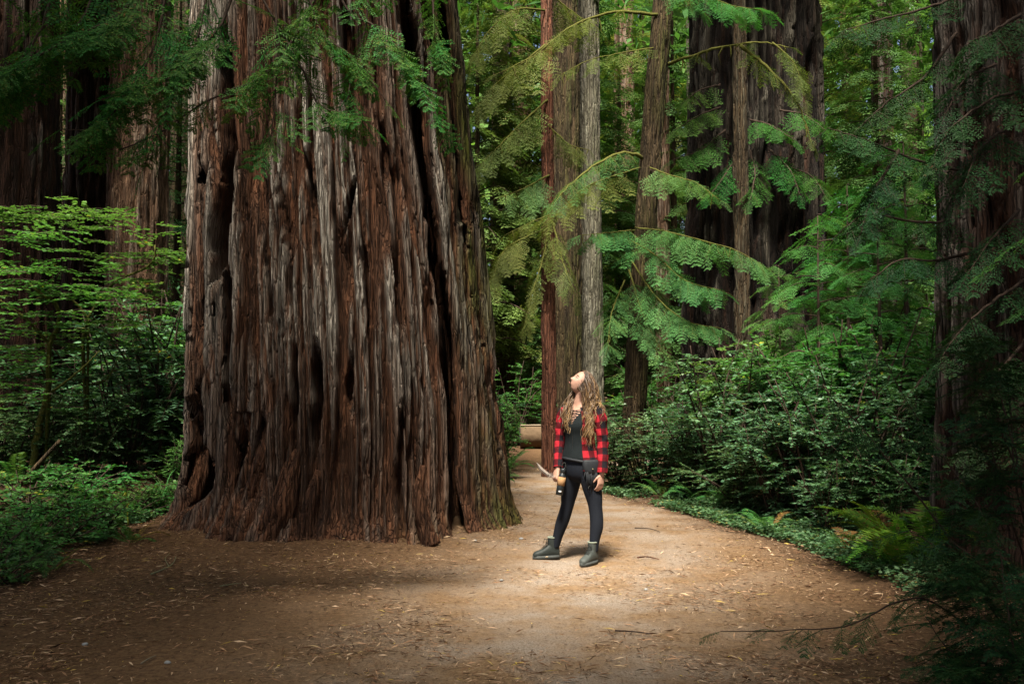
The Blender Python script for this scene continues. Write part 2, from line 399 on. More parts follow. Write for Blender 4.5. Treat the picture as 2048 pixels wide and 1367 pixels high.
def big_R(z): return np.where(z < 6.1, np.interp(z, _zz, (_xr-_xl)/2), np.maximum(.35, (_xr[-1]-_xl[-1])/2 - .05*(z-6.1))) - .035
def crack_line(pts):
    zs, ph = [], []
    for px, py in pts:
        l, r = np.interp(py, _yl, _l), np.interp(py, _yr, _r)
        s = np.clip((px-(l+r)/2)/((r-l)/2), -.995, .995); p = math.asin(s)
        y = BX_Y - 1.6*math.cos(p); zs.append(at(px, py, y)[2]); ph.append(p)
    o = np.argsort(zs); return np.array(zs)[o], np.array(ph)[o]
# (points in the photograph, half width in metres, depth in metres)
CRACKS = [
    ([(457, 150), (462, 300), (470, 450), (478, 600), (472, 744), (458, 830), (440, 960)], .045, .20),
    ([(507, 60), (514, 180), (521, 290), (514, 400), (506, 505), (500, 560)], .088, .34),
    ([(520, 520), (522, 640), (528, 760), (520, 850)], .05, .14),
    ([(640, 0), (650, 120), (657, 230)], .022, .09),
    ([(722, -30), (729, 90), (735, 200), (742, 280)], .05, .17),
    ([(614, 320), (626, 410), (640, 540), (648, 640)], .028, .14),
    ([(660, 285), (674, 370), (687, 460), (690, 560)], .026, .12),
    ([(752, 335), (742, 400), (733, 470)], .026, .13),
    ([(786, 230), (803, 360), (812, 450), (818, 580), (822, 700)], .03, .14),
    ([(820, -20), (834, 90), (851, 270), (868, 410), (888, 540), (905, 640), (917, 765), (924, 890), (938, 1060)], .080, .46),
    ([(862, -20), (874, 120), (884, 240)], .03, .15),
    ([(888, -30), (902, 120), (917, 260), (929, 360), (937, 440), (942, 490)], .088, .42),
    ([(652, 683), (656, 806), (648, 890)], .03, .13),
    ([(690, 690), (693, 806), (686, 916)], .042, .20),
    ([(750, 715), (746, 790), (754, 828)], .030, .16),
    ([(824, 790), (826, 960), (832, 1040)], .025, .10),
    ([(965, 590), (970, 700), (973, 770)], .05, .15),
    ([(983, 640), (992, 800), (1006, 960), (1016, 1050)], .03, .10),
    ([(560, 840), (548, 900), (530, 980)], .05, .10),
    ([(600, 820), (588, 900), (570, 1000)], .045, .14),
    ([(425, 350), (428, 500), (430, 650), (420, 760)], .02, .08),
    ([(580, 60), (592, 220), (600, 330)], .02, .08),
    ([(700, 90), (706, 200), (712, 330), (716, 470)], .018, .08),
    ([(765, 480), (772, 600), (776, 700)], .025, .10),
    ([(598, 440), (606, 560), (612, 680)], .03, .11),
]
CRACKS = [(crack_line(p), w, d) for p, w, d in CRACKS]
def big_extra(PH, Z, R):
    D = np.zeros_like(Z); B = np.zeros_like(Z); S = np.zeros_like(Z); rg = np.ones_like(Z)
    wob = .03*(vnoise(PH*6, Z*1.1, 0, 71)-.5) + .02*(vnoise(PH*14, Z*3.5, 0, 72)-.5)
    for (zc, pc), w, d in CRACKS:
        w = w*1.15
        p = np.interp(Z, zc, pc)
        end = smooth(zc[0]-.12, zc[0]+.35, Z) * smooth(zc[-1]+.12, zc[-1]-.35, Z)
        if zc[0] < .25: end = smooth(zc[-1]+.12, zc[-1]-.35, Z)
        dist = np.abs(PH-p)*R + wob
        prof = smooth(w*1.25, w*.75, dist/(.35+.65*end+1e-3)) * end
        D -= .25*d*prof; B += (2.9 if d > .31 else 2.0)*d*prof
        D += .03*np.exp(-((dist-w*2.1)/(w*.9))**2)*end          # swollen lips beside a crack
        rg *= 1-prof
    # hollow between the roots at the left foot
    for px, py, rx, rz, d in ((448, 885, .26, .55, .34), (432, 950, .30, .36, .36), (470, 940, .18, .25, .2)):
        z0, p0 = crack_line([(px, py)]); q = np.sqrt(((PH-p0[0])*R/rx)**2 + ((Z-z0[0])/rz)**2 + .0001)
        k_ = smooth(1.15, .55, q + .5*(vnoise(PH*9, Z*5, 0, 77)-.5)); D -= .5*d*k_; B += 1.3*d*k_; rg *= smooth(.4, 1.1, q)
    # step in the long ridge, knobs at the foot
    zb, pb = crack_line([(560, 828)])
    D += .10*np.exp(-((PH-pb[0])*R/.09)**2)*smooth(zb[0]+.015, zb[0]+.03, Z)*smooth(zb[0]+2.2, zb[0]+.3, Z)
    zb, pb = crack_line([(552, 1000)])
    q = ((PH-pb[0])*R/.30)**2 + ((Z-.18)/.34)**2
    D += .20*np.exp(-q)*(.6+.8*fbm(PH*16, Z*9, 0, 90, 3))
    D += .045*smooth(.9, 0, Z)*(fbm(PH*9, Z*4, 0, 93, 4)-.5)*2
    D += .13*np.exp(-np.clip(Z, 0, None)/.16)*(.5+fbm(PH*5, Z*2, 0, 57, 3))     # root flare
    # the front stands steeper than the sides
    D -= .17*smooth(1.4, 0, Z)*np.clip(np.cos(PH), 0, 1)**2
    D += .15*np.exp(-((PH-math.radians(30))/.20)**2)*smooth(5.5, 1.5, Z)      # front right buttress
    rg = rg * (.25+.75*smooth(.4, 2.4, Z + 1.2*(fbm(PH*4, Z*.6, 0, 99)-.5)))
    return D, B, S, rg
def big_moss(PH, Z):
    return smooth(.85, 1.15, PH)*smooth(2.2, 1.6, PH)*(.55+.45*smooth(1, 3, Z)) + .35*smooth(.5, 0, Z)*smooth(.2, .8, PH)
zs_big = np.concatenate([np.linspace(-.15, 6.5, 420), np.linspace(6.5, 24, 40)[1:]])
ph_big = np.concatenate([np.linspace(-1.8, 1.85, 490), np.linspace(1.85, 2*np.pi-1.8, 70)[1:-1]])
big = thing('redwood_tree', 'giant ancient redwood with furrowed grey-brown bark filling the left half', 'tree', (0, 0, 0))
big.location = (-1.9, BX_Y, 0)
def shift(me, v):
    me.transform(__import__('mathutils').Matrix.Translation([-float(a) for a in v])); return me
BIG_TRUNK = mesh_obj('trunk', shift(trunk_mesh('trunk', M['bark_big'], zs_big, ph_big, big_cx, lambda z: BX_Y+0*z, big_R, 11, .115, .100, .05, big_extra, 34, .014, .54, big_moss), (-1.9, BX_Y, 0)), big)

def const(v): return lambda z: v + 0*z
def simple_trunk(name, label, base, top, r0, r1, h, mat, seed, nphi=90, nz=120, plate=.14, depth=.05, lobes=.06, flare=.35, grey=.5, moss=None, cat='tree', group=None, zvis=None, extra=None, bend=0.0):
    """a tree of its own: Empty at the foot, trunk mesh below it; top = (dx, dy) lean over its height"""
    z0 = float(gz(base[0], base[1]))
    t = thing(name, label, cat, (base[0], base[1], z0), 0, group)
    zv = zvis or h
    zs = np.concatenate([np.linspace(-.25, zv, nz), np.linspace(zv, h, max(3, int((h-zv)/1.0)))[1:]]) if h > zv+.5 else np.linspace(-.25, h, nz)
    phis = np.linspace(-np.pi, np.pi, nphi, endpoint=False)
    cxf = lambda z: top[0]*(z/h) + bend*np.sin(np.clip(z/zv, 0, 1)*np.pi)
    cyf = lambda z: top[1]*(z/h)
    Rf = lambda z: r0 + (r1-r0)*np.clip(z/h, 0, 1) + r0*flare*np.exp(-np.clip(z, 0, None)/(.8*max(.5, r0)))
    me = trunk_mesh('trunk', mat, zs, phis, cxf, cyf, Rf, seed, plate, depth, lobes, extra, 20, .008, grey, moss, rootflare=r0*.25)
    mesh_obj('trunk', me, t)
    return t
mossy = lambda PH, Z: .5 + .3*np.sin(PH*2) + 0*Z
def pxw(px, Y): return (px-CX)/F_PX*Y

TREES = {}
# right foreground redwood at the frame's edge
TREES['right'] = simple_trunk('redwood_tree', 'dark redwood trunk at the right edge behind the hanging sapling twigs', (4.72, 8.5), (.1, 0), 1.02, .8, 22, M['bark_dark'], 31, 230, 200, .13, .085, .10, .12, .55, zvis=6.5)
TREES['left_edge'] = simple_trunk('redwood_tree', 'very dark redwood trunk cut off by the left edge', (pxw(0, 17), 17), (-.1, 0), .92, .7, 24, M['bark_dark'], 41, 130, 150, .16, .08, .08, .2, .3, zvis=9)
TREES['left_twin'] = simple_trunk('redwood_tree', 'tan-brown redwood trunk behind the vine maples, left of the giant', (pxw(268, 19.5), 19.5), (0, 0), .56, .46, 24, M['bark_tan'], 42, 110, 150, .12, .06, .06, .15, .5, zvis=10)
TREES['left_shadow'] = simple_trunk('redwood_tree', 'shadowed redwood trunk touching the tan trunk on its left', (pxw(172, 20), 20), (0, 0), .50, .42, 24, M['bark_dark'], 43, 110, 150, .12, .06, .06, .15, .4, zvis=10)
TREES['thin'] = simple_trunk('young_redwood_tree', 'straight slender red-brown trunk just behind the woman', (grd(1098, 950)[0], 17.6), (-.06, 0), .125, .10, 16, M['bark_red'], 44, 60, 170, .06, .016, .015, .12, .3, zvis=9, )
TREES['mossy_dark'] = simple_trunk('redwood_tree', 'dark mossy trunk between the slender trunk and the pale grey trunk', (pxw(1137, 24), 24), (-.1, 0), .33, .26, 22, M['bark_mossy'], 45, 80, 140, .1, .04, .04, .2, .2, mossy, zvis=11)
TREES['pale'] = simple_trunk('redwood_tree', 'pale silver-grey trunk standing above the woman\'s head', (pxw(1184, 25), 25), (-.12, 0), .31, .25, 22, M['bark_pale'], 46, 80, 150, .09, .03, .03, .15, .6, mossy, zvis=12)
TREES['hemlock'] = simple_trunk('hemlock_tree', 'leaning brown hemlock trunk with mossy limbs and drooping green boughs', (pxw(1262, 17), 17), (1.2, 0), .205, .13, 16, M['bark_mossy'], 47, 70, 170, .07, .02, .02, .25, .2, mossy, zvis=9, bend=-.06)
TREES['stripe'] = simple_trunk('redwood_tree', 'thin tan trunk half hidden behind the leaning hemlock', (pxw(1328, 30), 30), (0, 0), .24, .2, 22, M['bark_tan'], 48, 50, 100, .1, .03, .03, .1, .6, zvis=14)
TREES['charred'] = simple_trunk('redwood_tree', 'broad black charred redwood trunk right of the hemlock', (pxw(1500, 21), 21), (.25, 0), 1.42, 1.2, 24, M['bark_burnt'], 49, 180, 150, .24, .17, .26, .12, .42, zvis=10)
TREES['snag'] = simple_trunk('redwood_tree', 'tall greyish stem standing against the front of the charred trunk', (pxw(1487, 19.0), 19.0), (0, .1), .14, .12, 18, M['bark_mossy'], 50, 50, 120, .08, .03, .03, .1, .5, zvis=9)
far = [  # px, Y, radius, material, label
    (1252, 37, .42, 'bark_tan', 'far tan trunk seen through the gap left of the leaning hemlock'),
    (1400, 34, .40, 'bark_pale', 'far pale trunk glimpsed left of the charred trunk'),
    (1775, 30, .34, 'bark_dark', 'far dark trunk rising above the bright thicket, right of the charred trunk'),
    (1712, 40, .42, 'bark_tan', 'distant tan trunk deep behind the bright thicket on the right'),
    (1000, 33, .30, 'bark_mossy', 'far mossy trunk close beside the right flank of the giant redwood'),
    (1045, 38, .36, 'bark_tan', 'distant tan trunk above the log, left of the slender trunk'),
    (358, 31, .36, 'bark_mossy', 'far trunk seen in the gap just left of the giant redwood'),
    (118, 30, .33, 'bark_tan', 'far tan trunk in the gap beside the left edge trunk'),
    (1835, 36, .40, 'bark_mossy', 'distant mossy trunk beside the right edge redwood'),
    (1225, 46, .45, 'bark_mossy', 'most distant trunk in the bright gap right of the pale grey trunk'),
]
for k, (px, Y, r, mt, lb) in enumerate(far):
    TREES['far%d' % k] = simple_trunk('redwood_tree', lb, (pxw(px, Y), Y), (0, 0), r, r*.8, 26, M[mt], 60+k, 48, 90, .14, .05, .05, .15, .5, zvis=16, group='far trunks in the forest')

# roots and knobs at the great tree's left foot
def root(pts, radii, seed):
    ax = spline([at(px, py, Y) for px, py, Y in pts], 40); rr = np.interp(np.linspace(0, 1, 40), np.linspace(0, 1, len(radii)), radii)
    d = nrm(np.gradient(ax, axis=0)); A_ = nrm(np.cross(d, [.2, 1., .1])); B_ = np.cross(d, A_); th = np.linspace(0, 2*np.pi, 36, endpoint=False)
    t = np.linspace(0, 1, 40)[:, None]
    w = 1 + .7*(fbm(np.cos(th)[None]*3+seed, np.sin(th)[None]*3, t*4, seed, 3)-.5) + .35*(vnoise(th[None]*5, t*3, 0, seed)-.5)
    V = ax[:, None] + (rr[:, None]*w)[..., None]*(np.cos(th)[None, :, None]*A_[:, None]+np.sin(th)[None, :, None]*B_[:, None])
    q = QB(); q.grid(V - np.array(big.location)); q.obj('root', M['bark_big'], big, True)
root([(566, 800, 10.05), (552, 860, 9.98), (532, 920, 9.93), (512, 975, 9.95), (492, 1030, 10.0)], [.09, .12, .12, .11, .10], 3)
root([(470, 800, 10.5), (482, 860, 10.3), (470, 920, 10.25), (455, 970, 10.3), (440, 1030, 10.5)], [.04, .05, .05, .06, .09], 4)
root([(490, 850, 10.5), (462, 895, 10.45), (430, 930, 10.6)], [.03, .035, .03], 5)
root([(404, 880, 11.0), (398, 940, 10.9), (384, 985, 10.85), (362, 1045, 10.9)], [.10, .11, .12, .12], 6)
root([(600, 900, 9.85), (580, 960, 9.80), (560, 1020, 9.78), (535, 1080, 9.8)], [.06, .10, .14, .15], 7)
root([(640, 940, 9.8), (622, 1000, 9.76), (612, 1080, 9.76)], [.04, .07, .09], 8)
root([(468, 985, 10.25), (500, 1000, 9.95), (520, 1045, 9.85), (545, 1085, 9.8)], [.05, .08, .10, .10], 9)
root([(846, 930, 9.72), (838, 1000, 9.70), (862, 1090, 9.70)], [.03, .06, .08], 10)
# ------------------------------------------------------------------ foliage kits
def spray_local(n_pairs, side_len, ang, sub, w, seed, droop=.12, needle=0.0, axis_leaf=True):
    """flat spray along +x of unit length, normal +z: side twigs, each with `sub` pairs of leaf blades"""
    g = np.random.default_rng(seed); P, D, L, W = [], [], [], []
    def arc(t): return np.array([t, .03*math.sin(t*5+seed), -droop*t*t])
    for k in range(n_pairs):
        t = (k+.6)/(n_pairs+.3); b = arc(t)
        for s in (-1, 1):
            if g.random() < .06: continue
            a = math.radians(ang + g.normal(0, 7)); ln = side_len*(1-t)**.75*(1-.35*math.exp(-t*9)) + .07
            ln *= g.uniform(.8, 1.15)
            d = np.array([math.cos(a), s*math.sin(a), -.18+g.normal(0, .08)]); d /= np.linalg.norm(d)
            if sub == 0:
                P.append(b); D.append(d); L.append(ln); W.append(w); continue
            for q in range(sub):
                u = (q+.25)/sub; p = b + d*ln*u - np.array([0, 0, .10*u*u*ln])
                for s2 in (-1, 1):
                    a2 = a*s + s2*math.radians(48)
                    d2 = np.array([math.cos(a2), math.sin(a2), -.1+g.normal(0, .12)])
                    P.append(p); D.append(d2); L.append(needle*(1-.45*u)*g.uniform(.8, 1.2)); W.append(w)
            P.append(b + d*ln*.85); D.append(d); L.append(needle*.9); W.append(w)
    if axis_leaf:
        for q in range(n_pairs*2):
            t = (q+.5)/(n_pairs*2)
            for s2 in (-1, 1):
                a2 = s2*math.radians(50); P.append(arc(t)); D.append([math.cos(a2), math.sin(a2), g.normal(0, .1)]); L.append((needle or w*4)*(1-.4*t)); W.append(w)
    n = len(P)
    Nn = np.tile([0., 0, 1], (n, 1)) + g.normal(0, .15, (n, 3))
    return np.array(P), nrm(np.array(D)), Nn, np.array(L), np.array(W)
def place(loc, T, Mx, S):
    """k copies of a local spray; T (k,3), Mx (k,3,3) columns = axis, side, normal, S (k,)"""
    P, D, Nn, L, W = loc; T, Mx, S = np.asarray(T), np.asarray(Mx), np.asarray(S)
    k, n = len(T), len(P)
    PP = T[:, None] + S[:, None, None]*np.einsum('kij,nj->kni', Mx, P)
    DD = np.einsum('kij,nj->kni', Mx, D); NN = np.einsum('kij,nj->kni', Mx, Nn)
    LL = S[:, None]*L[None]; WW = S[:, None]*W[None]
    return PP.reshape(-1, 3), DD.reshape(-1, 3), NN.reshape(-1, 3), LL.ravel(), WW.ravel()
def frames(D, up=None):
    D = nrm(np.asarray(D, float)); k = len(D)
    U = np.tile([0., 0, 1], (k, 1)) if up is None else np.asarray(up, float)
    S = nrm(np.cross(U, D)); Nn = np.cross(D, S)
    return np.stack([D, S, Nn], -1)
HEM = [spray_local(9, .46, 50, 6, .019, s, .32, .080) for s in (1, 2, 3)]
HEM_LO = [spray_local(6, .42, 52, 2, .055, s, .25, .17, False) for s in (4, 5)]
RED = [spray_local(5, .5, 48, 10, .024, s, .15, .09) for s in (6, 7, 8)]
RED2 = [spray_local(5, .5, 48, 6, .032, s, .15, .11) for s in (6, 7, 8)]
RED_MID = [spray_local(6, .45, 48, 4, .030, s, .2, .11) for s in (9, 10)]

def bough_leaves(qb, axis, n, size, kits, seed, droop=.35, spread=60, start=.12, tone=None, hang=0.0):
    """sprays either side of a limb"""
    g = np.random.default_rng(seed); ax = np.asarray(axis); m = len(ax)
    t = np.sort(g.uniform(start, 1, n)); t[-1] = 1.0
    i = np.clip((t*(m-1)).astype(int), 0, m-2); f = (t*(m-1)-i)[:, None]
    T = ax[i]*(1-f)+ax[i+1]*f; tan = nrm(ax[i+1]-ax[i]+1e-6)
    hor = tan.copy(); hor[:, 2] *= .4; hor = nrm(hor)
    side = nrm(np.cross(hor, [0, 0, 1.])); sg = np.where(np.arange(n) % 2, 1, -1)[:, None]
    a = np.radians(spread + g.normal(0, 14, n))[:, None]; a[-1] = .05
    D = nrm(hor*np.cos(a) + side*sg*np.sin(a) - np.array([0, 0, 1.])*(droop + hang*g.random(n)[:, None] + g.normal(0, .10, n)[:, None]))
    up = np.tile([0., 0, 1], (n, 1)) + g.normal(0, .16, (n, 3))
    S = size*(1-.55*t)*g.uniform(.75, 1.2, n) + size*.18
    kk = g.integers(0, len(kits), n); Fm = frames(D, up)
    for q in range(len(kits)):
        w = kk == q
        if w.any():
            P = place(kits[q], T[w], Fm[w], S[w]); nl = len(P[0])
            base = np.repeat(g.random(w.sum()), nl//w.sum())
            r = np.clip(.55*base + .45*g.random(nl), 0, 1) if tone is None else np.clip(tone + .5*(base-.5) + .35*(g.random(nl)-.5), 0, 1)
            qb.leaves(*P, r=r)
    return T, D, S
def twigs(qb, T, D, S, r=.004):
    for p, d, s in zip(T, D, S):
        q = np.array([p, p+d*s*.5-[0, 0, .03*s], p+d*s*.92-np.array([0, 0, .2*s])])
        qb.tube(q, [r, r*.7, r*.3], 3, cap=False)

# ------------------------------------------------------------------ plants as meshes shared between look-alikes
def shrub_kit(seed, h, r, stems, twn, leafL, leafW, nl, flat=.25, lean=0.0):
    g = np.random.default_rng(seed); st, lf = QB(), QB()
    for k in range(stems):
        a = g.uniform(0, 2*np.pi); rr = r*math.sqrt(g.uniform(.05, 1)); hh = h*g.uniform(.55, 1.0)*(1-.25*(rr/r)**2)
        b = np.array([g.normal(0, .10*r), g.normal(0, .10*r), -.05])
        e = np.array([rr*math.cos(a)+lean, rr*math.sin(a), hh])
        mid = b*.5+e*.5 + np.array([g.normal(0, .1*r), g.normal(0, .1*r), .12*hh])
        ax = spline([b, mid, e], 10)
        st.tube(ax, np.linspace(.013, .004, 10)*max(.7, h/1.4), 5)
        for q in range(twn):
            t = g.uniform(.12, 1.0) if q else 1.0; i = min(8, int(t*9)); p = ax[i]
            d = np.array([g.normal(), g.normal(), .1+g.normal(0, flat)]); d += .5*np.array([math.cos(a), math.sin(a), 0]); d /= np.linalg.norm(d)
            ln = r*g.uniform(.28, .6); tw = p + d*ln*np.linspace(0, 1, 5)[:, None] - np.array([0, 0, 1])*(.12*ln*np.linspace(0, 1, 5)[:, None]**2)
            st.tube(tw, np.linspace(.004, .0015, 5), 3, cap=False)
            m = nl; u = (np.arange(m)+g.random())/m
            P = p + d*ln*u[:, None] - np.array([0, 0, 1])*(.12*ln*u[:, None]**2)
            sd = nrm(np.cross(d, [0, 0, 1.])); s = np.where(np.arange(m) % 2, 1., -1.)[:, None]
            D = d*.6 + sd*s*.8 + g.normal(0, .25, (m, 3)); D[:, 2] *= .7
            Nn = np.tile([0., 0, 1], (m, 1)) + g.normal(0, .35, (m, 3))
            lf.leaves(P, D, Nn, leafL*g.uniform(.7, 1.25, m), leafW*g.uniform(.75, 1.2, m), r=np.clip(.5*g.random()+.5*g.random(m), 0, 1))
    return st, lf
def make_shrub(kit, mat_st, mat_lf, name):
    st, lf = kit
    return st.mesh('stem', mat_st, True), lf.mesh('foliage', mat_lf)
SHRUB = {
    'huckle': [make_shrub(shrub_kit(100+k, 1.35, .62, 17, 16, .040, .022, 26), M['twig'], M['leaf_blue'], 's') for k in range(3)],
    'green': [make_shrub(shrub_kit(110+k, 1.7, .75, 16, 15, .056, .032, 24, .18), M['twig'], M['leaf_green'], 's') for k in range(3)],
    'dark': [make_shrub(shrub_kit(120+k, 1.2, .7, 15, 14, .050, .027, 24), M['twig'], M['leaf_dark'], 's') for k in range(2)],
    'big': [make_shrub(shrub_kit(130+k, 1.9, .8, 14, 14, .09, .032, 16, .3), M['twig'], M['leaf_blue'], 's') for k in range(2)],
    'low': [make_shrub(shrub_kit(140+k, .45, .5, 14, 8, .045, .030, 12, .3), M['twig'], M['leaf_green'], 's') for k in range(2)],
}
_g = np.random.default_rng(5)
def shrub(kind, v, x, y, h, label, name='shrub', wide=1.0, group=None, cat='shrub', lf=None):
    sm, lm = SHRUB[kind][v % len(SHRUB[kind])]
    base_h = {'huckle': 1.35, 'green': 1.7, 'dark': 1.2, 'big': 1.9, 'low': .45}[kind]
    t = thing(name, label, cat, g3(x, y), _g.uniform(0, 6.28), group, 1.0)
    s = h/base_h; t.scale = (s*wide, s*wide, s)
    mesh_obj('stem', sm, t); mesh_obj('foliage', lm, t)
    return t

def frond_mesh(name, mat, seed, n=26, curl=.55):
    qb = QB(); g = np.random.default_rng(seed)
    t = np.linspace(0, 1, 14)
    def axis(t): return np.stack([t*(1-.22*t), 0*t+.02*np.sin(t*4+seed), .62*t-curl*t**2.2], -1)
    qb.tube(axis(t), np.linspace(.006, .0015, 14), 4, r=.9, cap=False)
    u = np.linspace(.10, .99, n); P = axis(u); tan = nrm(np.gradient(axis(np.linspace(.10, .99, n)), axis=0))
    prof = .13*np.clip(np.sin(np.pi*(u*.86+.12)), .08, 1)**.8
    for s in (-1, 1):
        D = np.tile([.25, s*1., -.12], (n, 1)) + tan*.25 + g.normal(0, .07, (n, 3))
        Nn = np.cross(tan, np.tile([0, 1., 0], (n, 1)))*-1 + g.normal(0, .15, (n, 3))
        qb.leaves(P, D, Nn, prof*g.uniform(.85, 1.1, n), .026*np.ones(n), r=g.random(n)*.95, mid=.3)
    return qb.mesh(name, mat)
FROND = {k: [frond_mesh('frond', M[m], s, 26, c) for s, c in ((1, .5), (2, .66), (3, .8))] for k, m in (('fern', 'fern'), ('lit', 'fern_lit'), ('dead', 'fern_dead'))}
def fern(x, y, L, n, label, kind='fern', seed=0, arc=(0, 6.283), tilt=0.0, group=None, dead=0):
    g = np.random.default_rng(seed+500)
    t = thing('sword_fern', label, 'fern', g3(x, y), 0, group)
    for k in range(n):
        me = FROND['dead' if k < dead else kind][int(g.integers(0, 3))]
        o = mesh_obj('frond', me, t)
        az = arc[0] + (arc[1]-arc[0])*(k+g.uniform(.2, .8))/n
        o.rotation_euler = (g.normal(0, .15), tilt+g.uniform(-.55, .12), az)
        o.scale = (L*g.uniform(.75, 1.15),)*3
        o.location = (.03*math.cos(az), .03*math.sin(az), -.01)
    return t

def conifer_crown(seed, h, z0, r, n, spr, kits, size, mat_st, mat_lf, droop=.3):
    """limbs and foliage of a whole small conifer: two joined parts"""
    g = np.random.default_rng(seed); lb, lf = QB(), QB()
    for k in range(n):
        u = (k+g.random())/n; z = z0 + (h-z0)*u; a = k*2.39996 + g.normal(0, .3)
        ln = r*(1-u)**.7*g.uniform(.7, 1.1) + .15
        e = np.array([math.cos(a)*ln, math.sin(a)*ln, z - .16*ln + g.normal(0, .05)])
        ax = spline([[0, 0, z], np.array([math.cos(a)*ln*.5, math.sin(a)*ln*.5, z+.06*ln]), e], 8)
        lb.tube(ax, np.linspace(.016, .004, 8)*max(.8, ln), 4, cap=False)
        bough_leaves(lf, ax, max(4, int(spr*ln/r)+2), size, kits, seed*31+k, droop, 58, .2)
    return lb, lf
# ------------------------------------------------------------------ high canopy of the standing trees, unseen and shaped for sun and shade
def canopy_keep(P, g):
    """unseen roof of needles, opened to let sun onto path, thickets and far forest"""
    k = P[:, 2]/TO_SUN[2]; x = P[:, 0]-TO_SUN[0]*k; y = P[:, 1]-TO_SUN[1]*k
    keep = np.ones(len(P))
    def hole(cx, cy, rx, ry, v, z=0.0):
        nonlocal keep
        xx = x + TO_SUN[0]*z/TO_SUN[2]; yy = y + TO_SUN[1]*z/TO_SUN[2]
        q = np.sqrt(((xx-cx)/rx)**2 + ((yy-cy)/ry)**2)
        keep = keep*(1-(1-v)*smooth(1.12, .88, q))
    hole(.75, 8.5, 1.45, 1.6, 0.0); hole(.6, 8.7, 2.4, 2.4, .5)          # clearing where the woman stands
    hole(4.4, 13.6, 3.6, 4.8, .0)
    hole(3.2, 8.6, 1.0, 1.1, .0)            # the yellow-green fern
    hole(.3, 25.5, 3.6, 7, .0)         # thicket right of the path
    hole(2.8, 18.5, 3.2, 4.2, .05)         # hemlock boughs
    hole(7.5, 20.0, 3.4, 5, .0); hole(5.2, 14.8, 3.2, 3.6, .0, 3.0)
    hole(-6.2, 13.6, 3.0, 3.8, .22)        # left bank
    hole(.2, 19.5, 2.2, 4.6, .0)          # shrub behind the giant
    hole(-1.3, 10.0, 1.9, .9, .25, 4.5); hole(-.6, 10.0, 1.2, .8, .35, 2.5)    # upper face of the giant redwood
    hole(-7.5, 18.6, 2.6, 1.6, .3, 6); hole(-4.6, 9.2, 1.3, 1.2, .6)
    hole(-5.2, 13.8, 2.4, 3.0, .0, 1.2)
    keep = np.where(y > 27, keep*.12, keep)
    for z in (2, 3.4, 4.8, 6.2):       # canopy kept thick here to shade the right edge redwood
        xx = x + TO_SUN[0]*z/TO_SUN[2]; yy = y + TO_SUN[1]*z/TO_SUN[2]
        keep = np.maximum(keep, smooth(1.15, .9, np.sqrt(((xx-4.7)/1.45)**2+((yy-7.4)/.75)**2)))
    return g.random(len(P)) < keep
def build_canopy():
    g = np.random.default_rng(77)
    owners = [(TREES[k], None) for k in ('right', 'left_edge', 'left_twin', 'left_shadow', 'mossy_dark', 'charred')] + [(big, None)]
    for (x, y), lb in (((6.5, 2.2), 'unseen redwood shading the path from behind the photographer on the right'),
                       ((-5.5, -.5), 'unseen redwood shading the path from behind the photographer on the left'),
                       ((11.0, 8.0), 'unseen redwood standing out of frame beyond the right edge'),
                       ((2.0, -6.0), 'unseen redwood far behind the photographer')):
        owners.append((simple_trunk('redwood_tree', lb, (x, y), (0, 0), .55, .3, 21, M['bark_dark'], int(x*7+90), 40, 40, .2, .05, .05, .2), None))  # added out of view to carry crowns that shade the foreground
    n = 240000
    P = np.stack([g.uniform(-17, 22, n), g.uniform(-12, 36, n), 11.5+5.5*g.random(n)**1.2], -1)
    P = P[fbm(P[:, 0]*.55, P[:, 1]*.55, P[:, 2]*.4, 81, 3) > .40]
    P = P[canopy_keep(P, g)]
    O = np.array([o.location for o, _ in owners])
    own = np.argmin(np.hypot(P[:, None, 0]-O[None, :, 0], P[:, None, 1]-O[None, :, 1]), 1)
    for k, (o, _) in enumerate(owners):
        p = P[own == k] - O[k]
        if not len(p): continue
        qb = QB(); m = len(p)
        D = g.normal(0, 1, (m, 3)); D[:, 2] = -.35+.3*g.normal(0, 1, m); Nn = np.tile([0., 0, 1], (m, 1))+g.normal(0, .45, (m, 3))
        qb.leaves(p, D, Nn, g.uniform(.35, .7, m), g.uniform(.10, .2, m), r=g.random(m)*.95)
        qb.obj('crown', M['needle_mid'], o)
        lim = QB(); pp = p[p[:, 2] > 13.0] if O[k][1] >= 14 else p; sel = pp[g.integers(0, len(pp), 26)]
        for e in sel:
            z = max(9.5 if O[k][1] < 14 else 13.0, e[2]-1.2); lim.tube(spline([[0, 0, z], [e[0]*.5, e[1]*.5, z+.5], e], 6), np.linspace(.09, .02, 6), 5, cap=False)
        lim.obj('limbs', M['bark_dark'], o)['kind'] = 'stuff'
build_canopy()

